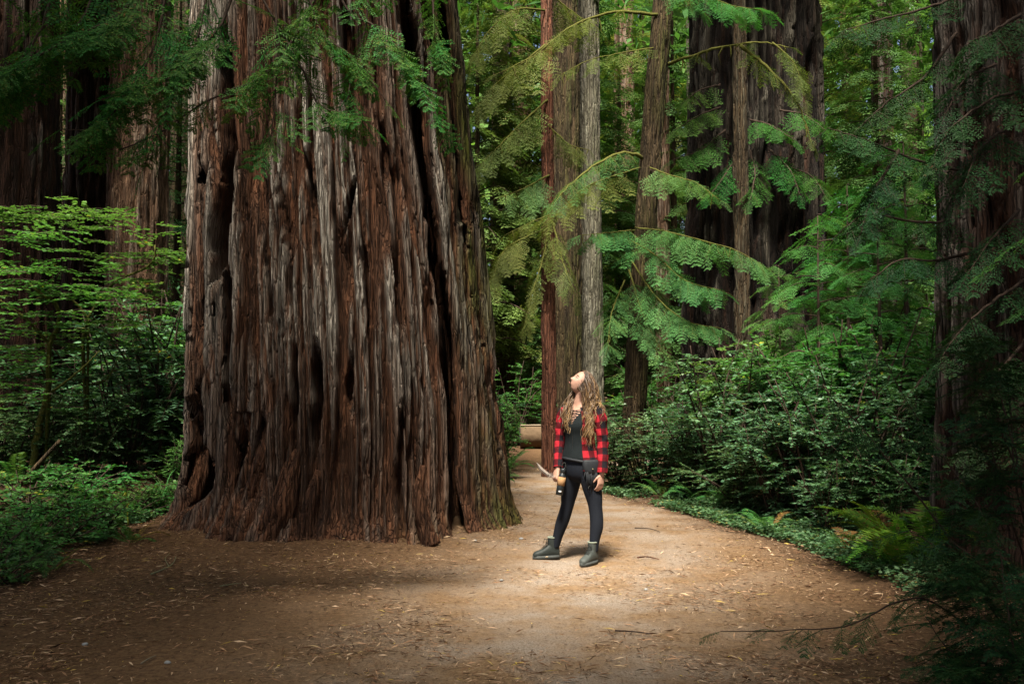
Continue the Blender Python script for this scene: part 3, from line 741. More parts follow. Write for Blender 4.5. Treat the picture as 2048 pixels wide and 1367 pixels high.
# ------------------------------------------------------------------ boughs drawn through the picture
def P3(pts, Y): return [at(px, py, Y if np.isscalar(Y) else Y[k]) for k, (px, py) in enumerate(pts)]
def bough(tree, pts, n, size, kits, lmat, tmat, r0, seed, droop=.35, spread=60, start=.15, tone=None, hang=0.0, moss=0):
    """branch part with a foliage sub-part, attached to a tree"""
    off = np.array(tree.location); ax = spline(pts, 22) - off
    b = QB(); rr = np.linspace(r0, r0*.22, 22); g = np.random.default_rng(seed)
    b.tube(ax + g.normal(0, r0*.25, ax.shape), rr*(1+.3*g.random(22)), 6)
    lf = QB(); T, D, S = bough_leaves(lf, ax, n, size, kits, seed, droop, spread, start, tone, hang)
    twigs(b, T, D, S, max(.0022, r0*.16))
    if moss:
        for k in range(moss):       # moss hanging from the limb
            p = ax[g.integers(2, 21)]; ln = g.uniform(.08, .3)
            q = np.array([p, p+[g.normal(0, .03), g.normal(0, .03), -ln*.5], p+[g.normal(0, .05), g.normal(0, .05), -ln]])
            b.tube(q, [r0*.55, r0*.4, .002], 4, cap=False)
    bo = b.obj('branch', tmat, tree, True); bo_f = lf.obj('foliage', lmat, bo)
    return bo
H = TREES['hemlock']; hx = lambda py: float(H.location.x) + 0
HY = 17
hb = [  # mossy limbs and boughs of the leaning hemlock (photo points, sprays, size, needles)
    ([(1318, 30), (1225, 25), (1140, 55), (1070, 110), (1000, 145)], [16.9, 16.7, 16.5, 16.3, 16.1], 16, .55, 'needle_olive'),
    ([(1310, 95), (1250, 105), (1180, 120), (1120, 150)], [16.9, 16.5, 16.2, 15.9], 12, .5, 'needle_olive'),
    ([(1285, 315), (1245, 305), (1190, 330), (1140, 370), (1105, 410)], [16.9, 16.6, 16.2, 15.8, 15.6], 20, .55, 'needle_hem'),
    ([(1280, 335), (1220, 355), (1170, 375), (1120, 420), (1070, 440), (1010, 470)], [16.9, 16.5, 16, 15.6, 15.3, 15.1], 26, .62, 'needle_olive'),
    ([(1300, 335), (1340, 350), (1390, 365), (1440, 400)], [16.8, 16.3, 15.8, 15.4], 22, .5, 'needle_hem'),
    ([(1270, 460), (1220, 465), (1160, 470)], [16.8, 16.2, 15.7], 18, .5, 'needle_hem'),
    ([(1270, 455), (1330, 462), (1400, 480), (1470, 500), (1525, 530)], [16.8, 16.2, 15.6, 15.2, 15], 34, .6, 'needle_hem'),
    ([(1262, 480), (1310, 510), (1370, 560), (1440, 580)], [16.8, 16, 15.5, 15.2], 28, .6, 'needle_hem'),
    ([(1262, 520), (1310, 590), (1370, 640), (1440, 655)], [16.8, 16.1, 15.6, 15.3], 30, .55, 'needle_hem'),
    ([(1250, 560), (1225, 620), (1215, 690)], [16.8, 16.3, 16], 16, .45, 'needle_hem'),
    ([(1258, 540), (1290, 640), (1330, 710)], [16.8, 16.2, 15.9], 20, .5, 'needle_hem'),
    ([(1330, 130), (1390, 110), (1440, 95), (1520, 85), (1580, 95)], [17, 16.6, 16.3, 16, 15.8], 5, .4, 'needle_olive'),
    ([(1480, 92), (1540, 140), (1590, 200), (1625, 290)], [16.1, 15.9, 15.7, 15.6], 10, .45, 'needle_olive'),
    ([(1545, 85), (1590, 130), (1610, 200)], [15.9, 15.7, 15.6], 10, .5, 'needle_olive'),
    ([(1335, -70), (1400, -20), (1460, 10), (1530, 20)], [17, 16.3, 15.8, 15.5], 26, .6, 'needle_mid'),
    ([(1335, -60), (1370, -10), (1400, 20)], [17, 16.3, 16.0], 16, .5, 'needle_mid'),
]
for k, (pts, Ys, n, sz, mt) in enumerate(hb):
    bough(H, P3(pts, Ys), int(n*1.15), sz, HEM, M[mt], M['twig_mossy'], .028 if k in (0, 2, 11, 12) else .014, 300+k, .30, 58, .12, hang=.35, moss=10)
TH = TREES['thin']
tb = [([(1100, 455), (1060, 470), (1010, 500), (985, 560)], [17.5, 17, 16.6, 16.4], 20, .6, 'needle_olive'),
      ([(1100, 440), (1085, 520), (1060, 600), (1050, 650)], [17.5, 17.1, 16.9, 16.8], 16, .5, 'needle_olive'),
      ([(1104, 440), (1125, 520), (1150, 590)], [17.5, 17.1, 16.8], 14, .5, 'needle_olive'),
      ([(1098, 350), (1040, 380), (985, 400)], [17.5, 17, 16.7], 16, .6, 'needle_hem'),
      ([(1095, 200), (1050, 240), (1000, 290), (960, 330)], [17.5, 17, 16.8, 16.6], 20, .7, 'needle_olive'),
      ([(1090, 90), (1040, 130), (990, 170), (950, 220)], [17.5, 17, 16.8, 16.6], 20, .7, 'needle_olive'),
      ([(1095, 250), (1140, 290), (1180, 300)], [17.5, 17.6, 17.8], 10, .5, 'needle_olive'),
      ([(1090, 20), (1030, 20), (980, 60), (950, 110)], [17.5, 17, 16.8, 16.6], 20, .7, 'needle_olive'),
      ([(1090, -20), (1140, 20), (1200, 60)], [17.5, 17.8, 18], 12, .7, 'needle_olive')]
for k, (pts, Ys, n, sz, mt) in enumerate(tb):
    bough(TH, P3(pts, Ys), n, sz, HEM, M[mt], M['twig_mossy'], .018, 340+k, .5, 55, .1, hang=.6, moss=6)
# epicormic foliage on the charred trunk
CH = TREES['charred']
cb = [([(1440, 215), (1400, 230), (1350, 260)], 20), ([(1450, 260), (1400, 300), (1345, 320)], 22), ([(1500, 240), (1540, 250), (1590, 280)], 20),
      ([(1480, 300), (1450, 350), (1420, 390)], 20), ([(1540, 300), (1580, 340), (1600, 390)], 20), ([(1500, 300), (1510, 350), (1500, 400)], 20),
      ([(1560, 220), (1610, 230), (1650, 260)], 18), ([(1440, 170), (1400, 180), (1370, 200)], 14), ([(1560, 330), (1620, 350), (1650, 390)], 18)]
for k, (pts, n) in enumerate(cb):
    bough(CH, P3(pts, [19.6, 19.1, 18.6]), n, .55, RED_MID, M['needle_dark'], M['twig'], .02, 360+k, .45, 62, .1, hang=.4)
# drooping boughs of the right edge redwood
RT = TREES['right']
rb = [([(1974, 353), (1840, 322), (1728, 279), (1656, 256)], [7.5, 7.3, 7.1, 7.0], 26, .34), ([(1912, 66), (1850, 153), (1780, 200), (1728, 246)], [7.5, 7.3, 7.2, 7.1], 24, .34),
      ([(1900, 440), (1850, 445), (1738, 430), (1687, 456)], [7.5, 7.3, 7.2, 7.1], 22, .32), ([(1930, -10), (1840, 20), (1760, 40), (1690, 60)], [7.5, 7.3, 7.1, 7.0], 20, .34),
      ([(1990, 130), (1930, 160), (1890, 230)], [7.4, 7.1, 6.9], 16, .42), ([(2020, 250), (1960, 300), (1920, 390)], [7.4, 7.1, 6.9], 16, .42), ([(2040, 420), (1990, 470), (1940, 540)], [7.4, 7.1, 6.9], 16, .42),
      ([(1800, 300), (1750, 380), (1720, 470)], [7.2, 7.1, 7.0], 18, .30), ([(2040, 30), (1990, 60), (1930, 90)], [7.2, 6.9, 6.8], 16, .42)      ,([(2050, 560), (1990, 600), (1930, 650), (1880, 720)], [7.2, 6.9, 6.7, 6.6], 18, .36), ([(2050, 680), (2000, 740), (1950, 800)], [7.0, 6.8, 6.7], 16, .36), ([(2050, 180), (1980, 200), (1900, 260), (1860, 330)], [7.2, 6.9, 6.8, 6.8], 18, .36),
      ([(1960, 500), (1880, 520), (1800, 520), (1740, 560)], [7.4, 7.2, 7.0, 6.9], 20, .32), ([(2050, 800), (1990, 850), (1930, 900)], [7.0, 6.8, 6.7], 16, .36)]
for k, (pts, Ys, n, sz) in enumerate(rb):
    bough(RT, P3(pts, Ys), n, sz, RED2, M['needle_shaded'], M['twig'], .012, 380+k, .45, 58, .1, hang=.5)

# ------------------------------------------------------------------ near branches overhead (tree out of frame on the left)
SPRAY, SHADED_SPRAY = [], []
for k in range(3):
    q = QB(); lo = RED[k]; q.leaves(*lo, r=np.random.default_rng(k).random(len(lo[0]))*.97)
    q.tube([[0, 0, 0], [.5, .0, -.03], [1, .02, -.15]], [.010, .007, .003], 4, cap=False)
    SPRAY.append(q.mesh('spray', M['needle_dark'])); SHADED_SPRAY.append(q.mesh('spray', M['needle_shaded']))
NT = simple_trunk('young_redwood_tree', 'young redwood out of frame whose branches hang across the top left', (-4.35, 6.4), (0, 0), .16, .10, 9, M['bark_red'], 88, 40, 60, .06, .015, .02, .2)
def near_branch(tree, pts, n, size, seed, r0=.012, droop=.35, spread=58, start=.1, sprays=None):
    off = np.array(tree.location); ax = spline(pts, 20) - off; g = np.random.default_rng(seed)
    b = QB(); b.tube(ax + g.normal(0, r0*.35, ax.shape), np.linspace(r0, r0*.3, 20), 6)
    bo = b.obj('branch', M['twig'], tree, True)
    tmp = QB(); T, D, S = bough_leaves(tmp, ax, n, size, [RED[0]], seed, droop, spread, start, None, .45)
    Fm = frames(D, np.tile([0., 0, 1], (n, 1)) + g.normal(0, .25, (n, 3)))
    for k in range(n):
        o = mesh_obj('spray', (sprays or SPRAY)[int(g.integers(0, 3))], bo)
        from mathutils import Matrix
        m3 = Matrix([[float(v) for v in row] for row in Fm[k]]).to_4x4()
        o.matrix_local = Matrix.Translation([float(v) for v in T[k]]) @ m3 @ Matrix.Scale(float(S[k]), 4)
    return bo
LIMB = [at(-140, 60, 6.4), at(100, -60, 6.3), at(330, -90, 6.2), at(560, -70, 6.2), at(760, -60, 6.3), at(900, -40, 6.5)]
nb = [
    (LIMB, 22, .30, .03), 
    ([at(640, -60, 6.2), at(624, 12, 6.2), at(562, 115, 6.15), at(505, 164, 6.1), at(423, 197, 6.05), at(325, 262, 6.0), at(240, 300, 6.0)], 22, .27, .012),
    ([at(548, -70, 6.2), at(554, 123, 6.1), at(546, 246, 6.05), at(533, 300, 6.0)], 11, .25, .008),
    ([at(650, -65, 6.25), at(700, 25, 6.2), at(750, 53, 6.2), at(804, 110, 6.2), at(845, 180, 6.2), at(880, 250, 6.2)], 18, .26, .010),
    ([at(470, -80, 6.2), at(447, 41, 6.1), at(353, 135, 6.0), at(300, 164, 6.0), at(200, 200, 5.9)], 20, .28, .011),
    ([at(300, -90, 6.2), at(250, 20, 6.1), at(160, 70, 6.0), at(40, 130, 5.9), at(-40, 190, 5.9)], 22, .32, .012),
    ([at(330, -90, 6.2), at(320, 60, 6.1), at(270, 160, 6.0), at(200, 250, 6.0), at(120, 260, 6.0)], 22, .30, .010),
    ([at(740, -60, 6.3), at(730, 60, 6.3), at(700, 170, 6.25), at(690, 270, 6.2)], 12, .24, .008),
    ([at(860, -45, 6.4), at(870, 50, 6.4), at(890, 140, 6.4)], 10, .24, .008),
    ([at(120, -60, 6.3), at(80, 60, 6.2), at(20, 150, 6.1), at(-60, 240, 6.1)], 16, .32, .010),
    ([at(480, -80, 6.2), at(600, 130, 6.15), at(640, 210, 6.1), at(720, 235, 6.1)], 16, .25, .009),
    ([at(420, -80, 6.2), at(400, 60, 6.1), at(340, 200, 6.0), at(290, 330, 6.0)], 16, .27, .009),
    ([at(600, -70, 6.2), at(640, 60, 6.15), at(700, 110, 6.1), at(770, 200, 6.1)], 14, .25, .008),
    ([at(200, -70, 6.2), at(170, 30, 6.1), at(110, 90, 6.0), at(60, 120, 6.0)], 16, .32, .010),
]
for k, (pts, n, sz, r0) in enumerate(nb): near_branch(NT, pts, int(n*1.05), sz*1.35, 420+k, r0)

# ------------------------------------------------------------------ dark sapling in the right foreground
SP = simple_trunk('redwood_sapling', 'dark redwood sapling in the lower right corner, nearest to the camera', (2.72, 5.15), (.25, .1), .03, .012, 3.2, M['bark_dark'], 95, 14, 30, .04, .004, .004, .3, cat='sapling')
sb = [  # photo points, depths
    ([(2040, 1300), (1950, 1150), (1850, 1010), (1760, 900), (1690, 820), (1640, 770)], [5.1, 5.0, 4.9, 4.8, 4.8, 4.8], 20, .20),
    ([(2060, 1200), (1980, 1050), (1900, 930), (1850, 860), (1790, 760), (1740, 650)], [5.1, 5.0, 4.9, 4.9, 4.8, 4.8], 20, .20),
    ([(2060, 1150), (2010, 1000), (1980, 880), (1960, 760)], [5.1, 5.0, 5.0, 5.0], 18, .24),
    ([(2060, 1340), (1960, 1270), (1860, 1200), (1790, 1205), (1700, 1248), (1600, 1258), (1440, 1262)], [5.1, 4.9, 4.8, 4.8, 4.75, 4.7, 4.7], 16, .15),
    ([(2060, 1000), (2000, 850), (1960, 700), (1930, 600)], [5.15, 5.1, 5.0, 5.0], 20, .24),
    ([(2060, 1350), (2000, 1240), (1930, 1150), (1880, 1100), (1820, 1060)], [5.0, 4.8, 4.7, 4.6, 4.6], 18, .22),
    ([(2060, 1400), (1980, 1330), (1900, 1300), (1850, 1230)], [4.9, 4.6, 4.5, 4.5], 18, .2),
    ([(2060, 1100), (2030, 950), (2020, 800), (2000, 690)], [5.0, 4.9, 4.9, 4.9], 18, .24),
    ([(2060, 1250), (2020, 1150), (1990, 1080), (1950, 1000)], [4.8, 4.6, 4.6, 4.6], 18, .26),
    ([(2060, 1420), (2030, 1330), (1990, 1260), (1940, 1200)], [4.7, 4.5, 4.4, 4.4], 18, .24),
    ([(2060, 1380), (2010, 1380), (1930, 1350), (1880, 1330)], [4.6, 4.5, 4.4, 4.4], 14, .2),
    ([(2060, 1060), (2030, 900), (1990, 760), (1950, 640)], [4.9, 4.8, 4.8, 4.8], 20, .26),
    ([(2060, 1300), (2010, 1200), (1950, 1120), (1900, 1080)], [4.6, 4.5, 4.5, 4.5], 18, .26),
    ([(2070, 1400), (2030, 1300), (2010, 1180), (2000, 1100)], [4.4, 4.3, 4.3, 4.3], 18, .26),
]
for k, (pts, Ys, n, sz) in enumerate(sb): near_branch(SP, P3(pts, Ys), int(n*1.2), sz*1.35, 460+k, .0065, .18, 58, sprays=SHADED_SPRAY)
# ------------------------------------------------------------------ understory: shrubs, ferns, young conifers
def gp(px, Y): return pxw(px, Y), Y
SH = [  # kind, variant, photo x, depth, height, width factor, label
    ('huckle', 0, 1232, 14.9, 1.15, 1.0, 'low small-leaved shrub directly right of the woman\'s plaid sleeve'),
    ('huckle', 1, 1285, 14.6, 1.6, 1.0, 'pale small-leaved huckleberry shrub just below the hemlock trunk'),
    ('dark', 0, 1335, 14.2, 1.15, 1.0, 'dark leafy shrub at the path edge under the drooping hemlock boughs'),
    ('huckle', 2, 1385, 13.7, 1.5, 1.0, 'grey-green shrub at the path edge below the charred trunk\'s left side'),
    ('huckle', 0, 1440, 13.2, 2.2, 1.0, 'tallest grey-green huckleberry shrub in front of the charred trunk'),
    ('green', 0, 1500, 14.6, 2.4, .9, 'bright green leafy shrub against the black charred trunk'),
    ('green', 1, 1565, 14.2, 2.3, .9, 'bright green shrub left of the sunlit young redwood'),
    ('dark', 1, 1490, 12.2, 1.0, 1.2, 'dark shrub behind the arching fern at the path edge'),
    ('huckle', 1, 1560, 11.4, 1.7, 1.0, 'blue-green shrub on the right bank above the ground ivy'),
    ('huckle', 2, 1625, 10.9, 1.8, 1.0, 'blue-green shrub in the middle of the right thicket'),
    ('big', 0, 1660, 10.0, .95, 1.1, 'broad-leaved evergreen shrub behind the yellow-green fern'),
    ('green', 2, 1640, 13.2, 2.6, 1.0, 'leafy green shrub filling the thicket below the young redwoods'),
    ('green', 0, 1720, 12.4, 2.5, 1.0, 'green shrub beneath the sunlit boughs near the right edge redwood'),
    ('huckle', 0, 1705, 10.8, 1.9, 1.0, 'grey-green shrub above the yellow-green fern'),
    ('green', 1, 1790, 11.4, 2.4, 1.0, 'green shrub close to the left side of the right edge redwood'),
    ('dark', 0, 1775, 9.9, 1.1, 1.0, 'dark shrub in shadow between the fern and the right edge redwood'),
    ('dark', 1, 1420, 16.0, 1.5, 1.2, 'shadowed shrub deep behind the tallest huckleberry'),
    ('green', 2, 1825, 13.8, 2.5, 1.0, 'tall green shrub glimpsed beside the right edge redwood'),
    ('green', 0, 1000, 17.0, 1.55, .6, 'bright green shrub leaning out from behind the giant redwood'),
    ('green', 1, 1040, 27.4, 2.5, .9, 'rounded green shrub behind the log end'),
    ('dark', 0, 945, 20.5, 1.6, 1.0, 'dark shrub in shade hard against the giant redwood\'s right side'),
    ('big', 1, 330, 13.6, 2.7, 1.0, 'tall broad-leaved evergreen shrub left of the giant redwood\'s foot'),
    ('huckle', 1, 255, 13.2, 2.1, 1.0, 'grey-green shrub in the middle of the left bank'),
    ('green', 2, 372, 14.6, 3.2, .85, 'tall bright shrub hugging the giant redwood\'s left edge'),
    ('big', 0, 290, 15.2, 3.0, .8, 'slim tall evergreen shrub in front of the tan trunk'),
    ('huckle', 2, 180, 12.6, 1.2, 1.1, 'grey-green shrub between the two mossy vine maple stems'),
    ('dark', 1, 90, 13.0, 1.3, 1.1, 'dark shrub behind the leftmost mossy stem'),
    ('dark', 0, 20, 12.6, 1.4, 1.2, 'dark shrub at the far left edge of the picture'),
    ('green', 1, 350, 12.6, 1.0, .9, 'small green shrub at the giant redwood\'s left root'),
    ('green', 0, 370, 19.5, 4.2, .7, 'far tall green shrub in the gap left of the giant redwood'),
    ('green', 2, 120, 18.0, 2.6, 1.1, 'green shrub between the left edge trunk and the shadowed trunk'),
    ('dark', 1, 200, 16.5, 2.2, 1.2, 'dark shrub at the foot of the shadowed trunk'),
    ('dark', 0, 60, 16.0, 1.4, 1.4, 'dark shrub in front of the left edge trunk'),
    ('dark', 1, 150, 15.2, 1.3, 1.3, 'dark shrub behind the crooked mossy stem'),
    ('huckle', 1, 240, 15.8, 1.6, 1.3, 'grey-green shrub at the foot of the tan trunk'),
    ('huckle', 0, 345, 16.6, 1.7, 1.2, 'grey-green shrub deep in the gap beside the giant redwood'),
    ('huckle', 0, 1215, 21.5, 1.3, 1.2, 'far grey-green shrub right behind the woman\'s hair'),
    ('dark', 0, 1150, 23.0, 1.5, 1.0, 'far dark shrub at the foot of the mossy dark trunk'),
    ('green', 1, 1300, 22.5, 2.2, 1.0, 'far green shrub behind the hemlock\'s foot'),
    ('green', 2, 1375, 19.0, 2.4, 1.0, 'green shrub in the gap between hemlock and charred trunk'),
    ('green', 0, 1660, 17.5, 3.2, .9, 'tall bright shrub right of the charred trunk'),
    ('green', 1, 1750, 17.0, 3.4, .9, 'tall bright shrub behind the young redwoods'),
]
for kind, v, px, Y, h, w, lb in SH:
    shrub(kind, v, *gp(px, Y), h, lb, wide=w, name='broadleaf_shrub' if kind in ('big', 'green') else 'huckleberry_shrub')
# low plants on the left bank and along the edges
LOW = [(20, 8.6, .42, 'low leafy plant at the very left edge of the bank'), (75, 9.2, .45, 'low leafy plant on the bank, second from the left edge'),
       (130, 9.8, .5, 'low leafy plant on the bank left of the small fern'), (200, 10.6, .5, 'low leafy plant on the bank behind the small fern'),
       (60, 10.8, .6, 'low leafy plant beneath the leftmost mossy stem'), (255, 11.4, .5, 'low leafy plant in the middle of the left bank'),
       (310, 11.9, .45, 'low leafy plant right beside the giant redwood\'s left root'), (150, 11.6, .6, 'low leafy plant between fern and vine maple stems'),
       (1740, 8.4, .2, 'tiny leafy plant under the yellow-green fern'), (20, 7.9, .3, 'smallest leafy plant at the left bank\'s dark front edge')]
for k, (px, Y, h, lb) in enumerate(LOW): shrub('low', k, *gp(px, Y), h, lb, wide=1.1, name='low_leafy_plant', cat='plant')
FERNS = [  # px, depth, frond length, fronds, label, kind, arc, dead
    (1790, 8.3, .92, 12, 'yellow-green sword fern glowing beside the right edge redwood', 'lit', (1.2, 4.6), 3),
    (1850, 8.45, 1.0, 9, 'bright upright fern partly hidden by the right edge redwood', 'lit', (1.0, 5.2), 0),
    (1530, 10.6, .62, 9, 'small sword fern hanging over the ground ivy on the right bank', 'fern', (0, 6.28), 2),
    (1455, 12.6, .75, 10, 'sword fern with one long arching frond beside the path', 'fern', (0, 6.28), 2),
    (1395, 13.1, .7, 9, 'dark sword fern at the path edge under the grey-green shrub', 'fern', (0, 6.28), 2),
    (1590, 11.8, .9, 11, 'sword fern deep in the right thicket', 'fern', (0, 6.28), 1),
    (1690, 9.3, .6, 9, 'sword fern left of the yellow-green fern', 'fern', (0, 6.28), 3),
    (1322, 13.9, .6, 9, 'small sword fern at the path edge right of the woman', 'fern', (0, 6.28), 2),
    (1012, 19.0, .8, 14, 'full sword fern in front of the log', 'fern', (0, 6.28), 0),
    (992, 16.0, .55, 10, 'sword fern tucked against the giant redwood\'s right root', 'fern', (0, 6.28), 0),
    (268, 9.9, .48, 10, 'small dark sword fern standing alone on the left bank edge', 'fern', (0, 6.28), 2),
    (110, 8.4, .42, 9, 'small fern drooping over the left bank edge', 'fern', (0, 6.28), 2),
    (35, 12.0, 1.0, 12, 'wide sword fern in the dark at the left edge', 'fern', (0, 6.28), 0),
    (215, 11.4, .7, 11, 'sword fern behind the small lone fern', 'fern', (0, 6.28), 0),
    (330, 12.4, .6, 10, 'sword fern near the left root of the giant redwood', 'fern', (0, 6.28), 0),
    (150, 10.2, .55, 10, 'sword fern on the left bank among the low plants', 'fern', (0, 6.28), 1),
    (50, 9.5, .6, 10, 'bright sword fern close to the left edge', 'fern', (0, 6.28), 0),
]
for k, (px, Y, L, n, lb, kd, arc, dd) in enumerate(FERNS): fern(*gp(px, Y), L, n, lb, kd, 40+k, arc, -.35 if kd == 'lit' else 0.0, None, dd)
# grass blades on the left bank
def grass_tuft(px, Y, label, seed, n=11, h=.55):
    g = np.random.default_rng(seed); t = thing('grass_tuft', label, 'grass', g3(*gp(px, Y)))
    for k in range(n):
        q = QB(); a = g.uniform(0, 6.28); hh = h*g.uniform(.6, 1.2); d = np.array([math.cos(a), math.sin(a), 0])*hh*g.uniform(.1, .6)
        ax = spline([[0, 0, -.02], d*.35+[0, 0, hh*.7], d+[0, 0, hh*g.uniform(.6, 1.0)]], 7); sd = np.cross(d/np.linalg.norm(d), [0, 0, 1])
        w = np.array([.006, .007, .007, .006, .005, .003, .0005])[:, None]
        q.grid(np.stack([ax-sd*w, ax+[0, 0, -.002], ax+sd*w], 1), g.random(), False, False)
        q.obj('blade', M['leaf_green'], t)
grass_tuft(262, 11.0, 'clump of long grass blades standing on the left bank', 1)
grass_tuft(330, 11.6, 'thin grass clump beside the giant redwood\'s left foot', 2, 8, .5)
# vine maples on the left: mossy stems, layered leaves
def vine_maple(label, stems, layers, seed, lm='leaf_green', cat='tree', stemmat='twig_mossy'):
    base = stems[0][0][0]; b = g3(base[0], base[1]); g = np.random.default_rng(seed)
    t = thing('vine_maple', label, cat, b)
    for pts, r in stems:
        q = QB(); ax = spline(pts, 26) - b; ax[0, 2] = min(ax[0, 2], 0)
        q.tube(ax + g.normal(0, r*.22, ax.shape), np.linspace(r, r*.35, 26)*(1+.35*g.random(26)), 7); q.obj('stem', M[stemmat], t, True)
    lf, tw = QB(), QB()
    for c, rx, rz, n in layers:
        c = np.asarray(c) - b
        for k in range(n):     # flat fans of leaves
            p = c + np.array([g.normal(0, rx*.5), g.normal(0, rx*.5), g.normal(0, rz*.5)])
            d = np.array([g.normal(), g.normal(), -.06]); d /= np.linalg.norm(d); ln = g.uniform(.25, .5)
            tw.tube([p-d*ln*.5, p+[0, 0, .02], p+d*ln*.5], [.004, .003, .001], 3, cap=False)
            m = 18; u = np.linspace(-.5, .5, m)[:, None]; s = np.where(np.arange(m) % 2, 1., -1.)[:, None]; sd = np.array([-d[1], d[0], 0])
            P = p + d*ln*u + sd*s*.02; D = d*.5+sd*s+g.normal(0, .25, (m, 3)); D[:, 2] = -.12+.15*g.normal(0, 1, m)
            lf.leaves(P, D, np.tile([0., 0, 1], (m, 1))+g.normal(0, .22, (m, 3)), g.uniform(.05, .085, m), g.uniform(.04, .062, m), r=np.clip(.6*g.random()+.4*g.random(m), 0, 1), mid=.55)
    tw.obj('twigs', M['twig'], t)['kind'] = 'stuff'; lf.obj('foliage', M[lm], t)
    return t
def A(px, py, Y): return at(px, py, Y)
vine_maple('vine maple with a thick mossy stem rising near the left edge',
    [([A(62, 965, 12.3), A(75, 870, 12.3), A(95, 780, 12.3), A(100, 690, 12.2), A(118, 620, 12.1), A(60, 570, 11.8)], .042), ([A(100, 690, 12.2), A(55, 640, 12.0), A(0, 600, 11.8)], .02), ([A(95, 790, 12.3), A(160, 740, 12.1), A(200, 700, 12)], .014)],
    [(A(60, 540, 11.8), .9, .22, 44), (A(30, 640, 11.8), .7, .25, 40), (A(20, 720, 11.9), .5, .3, 22), (A(150, 585, 11.8), .7, .15, 36), (A(80, 475, 12), .8, .12, 16), (A(60, 800, 12), .5, .2, 14)], 21)
vine_maple('vine maple with a crooked yellow-mossed stem right of the leftmost one',
    [([A(150, 985, 12.9), A(165, 880, 12.9), A(172, 790, 12.9), A(165, 700, 12.8), A(180, 630, 12.7), A(225, 570, 12.6), A(300, 530, 12.4), A(310, 490, 12.3)], .028), ([A(168, 770, 12.9), A(210, 760, 12.8), A(235, 720, 12.7)], .014), ([A(180, 640, 12.7), A(130, 590, 12.5), A(60, 600, 12.3)], .015)],
    [(A(230, 640, 12.6), .7, .2, 36), (A(300, 500, 12.4), .7, .25, 40), (A(200, 440, 12.5), .9, .14, 24), (A(110, 430, 12.4), .9, .10, 24), (A(20, 435, 12.3), .6, .1, 26), (A(270, 580, 12.6), .5, .2, 20), (A(120, 690, 12.6), .6, .15, 22)], 22)
# slanting dead stem
dq = QB(); b0 = g3(*gp(25, 11.7)); dq.tube(spline([b0-[0, 0, .05], A(70, 935, 11.6), A(120, 880, 11.5)], 12)-b0, np.linspace(.035, .02, 12), 7)
tag(dq.obj('leaning_stem', M['bark_mossy'], None, True), 'dark slanting dead stem leaning below the leftmost mossy stem', 'stem').location = b0
# laurel sprig with pale leaves hanging at the top left
# ------------------------------------------------------------------ young conifers
YC = {}
def conifer_kit(key, seed, h, z0, r, n, spr, kits, size, lm):
    lb, lf = conifer_crown(seed, h, z0, r, n, spr, kits, size, M['twig'], M[lm]); YC[key] = (lb.mesh('limbs', M['twig'], True), lf.mesh('foliage', M[lm]), h)
conifer_kit('young', 1, 4.2, .5, 1.25, 29, 11, RED_MID, .5, 'needle_mid')
conifer_kit('young2', 2, 4.6, .3, 1.3, 29, 11, RED_MID, .5, 'needle_mid')
conifer_kit('tall', 3, 15, .8, 2.2, 70, 11, HEM_LO, 1.0, 'leaf_far')
conifer_kit('tall2', 4, 16, 1.5, 2.4, 70, 11, HEM_LO, 1.05, 'needle_hem')
conifer_kit('tall3', 5, 14, 2.4, 2.2, 68, 11, HEM_LO, 1.0, 'needle_olive')
_cyl = {}
def conifer(key, px, Y, h, label, group=None, name='young_redwood_tree', wide=1.0):
    lb, lf, h0 = YC[key]; x, y = gp(px, Y); t = thing(name, label, 'tree', g3(x, y), _g.uniform(0, 6.28), group)
    s = h/h0; t.scale = (s*wide, s*wide, s)
    if key not in _cyl:
        q = QB(); q.tube(np.array([[0, 0, -.2], [.02, 0, h0*.3], [0, .02, h0*.7], [0, 0, h0*.99]]), np.array([.014, .011, .006, .002])*h0*.75, 8); _cyl[key] = q.mesh('trunk', M['twig'] if h0 < 6 else M['bark_mossy'], True)
    mesh_obj('trunk', _cyl[key], t); c = mesh_obj('crown', lf, t); mesh_obj('limbs', lb, t)['kind'] = 'stuff'
    return t
conifer('young', 1640, 13.6, 3.7, 'sunlit young redwood with drooping sprays right of the charred trunk')
conifer('young2', 1760, 13.0, 3.9, 'sunlit young redwood with feathery sprays beside the right edge redwood')
conifer('young', 1700, 15.8, 4.6, 'tall young redwood behind the two sunlit ones')
conifer('young2', 1560, 16.6, 3.4, 'young redwood in front of the charred trunk\'s right side')
conifer('young', 1815, 15.4, 5.2, 'young redwood almost touching the right edge redwood\'s outline')
for x, y, h, lb in ((4.7, 4.9, 6.5, 'unseen young redwood out of frame beside the dark sapling'), (3.9, 2.9, 6, 'unseen young redwood out of frame right of the photographer'), (-5.4, 4.6, 6, 'unseen young redwood out of frame left of the path')):
    conifer('young', CX+x/y*F_PX, y, h, lb)  # added out of view to keep light off the foreground corners
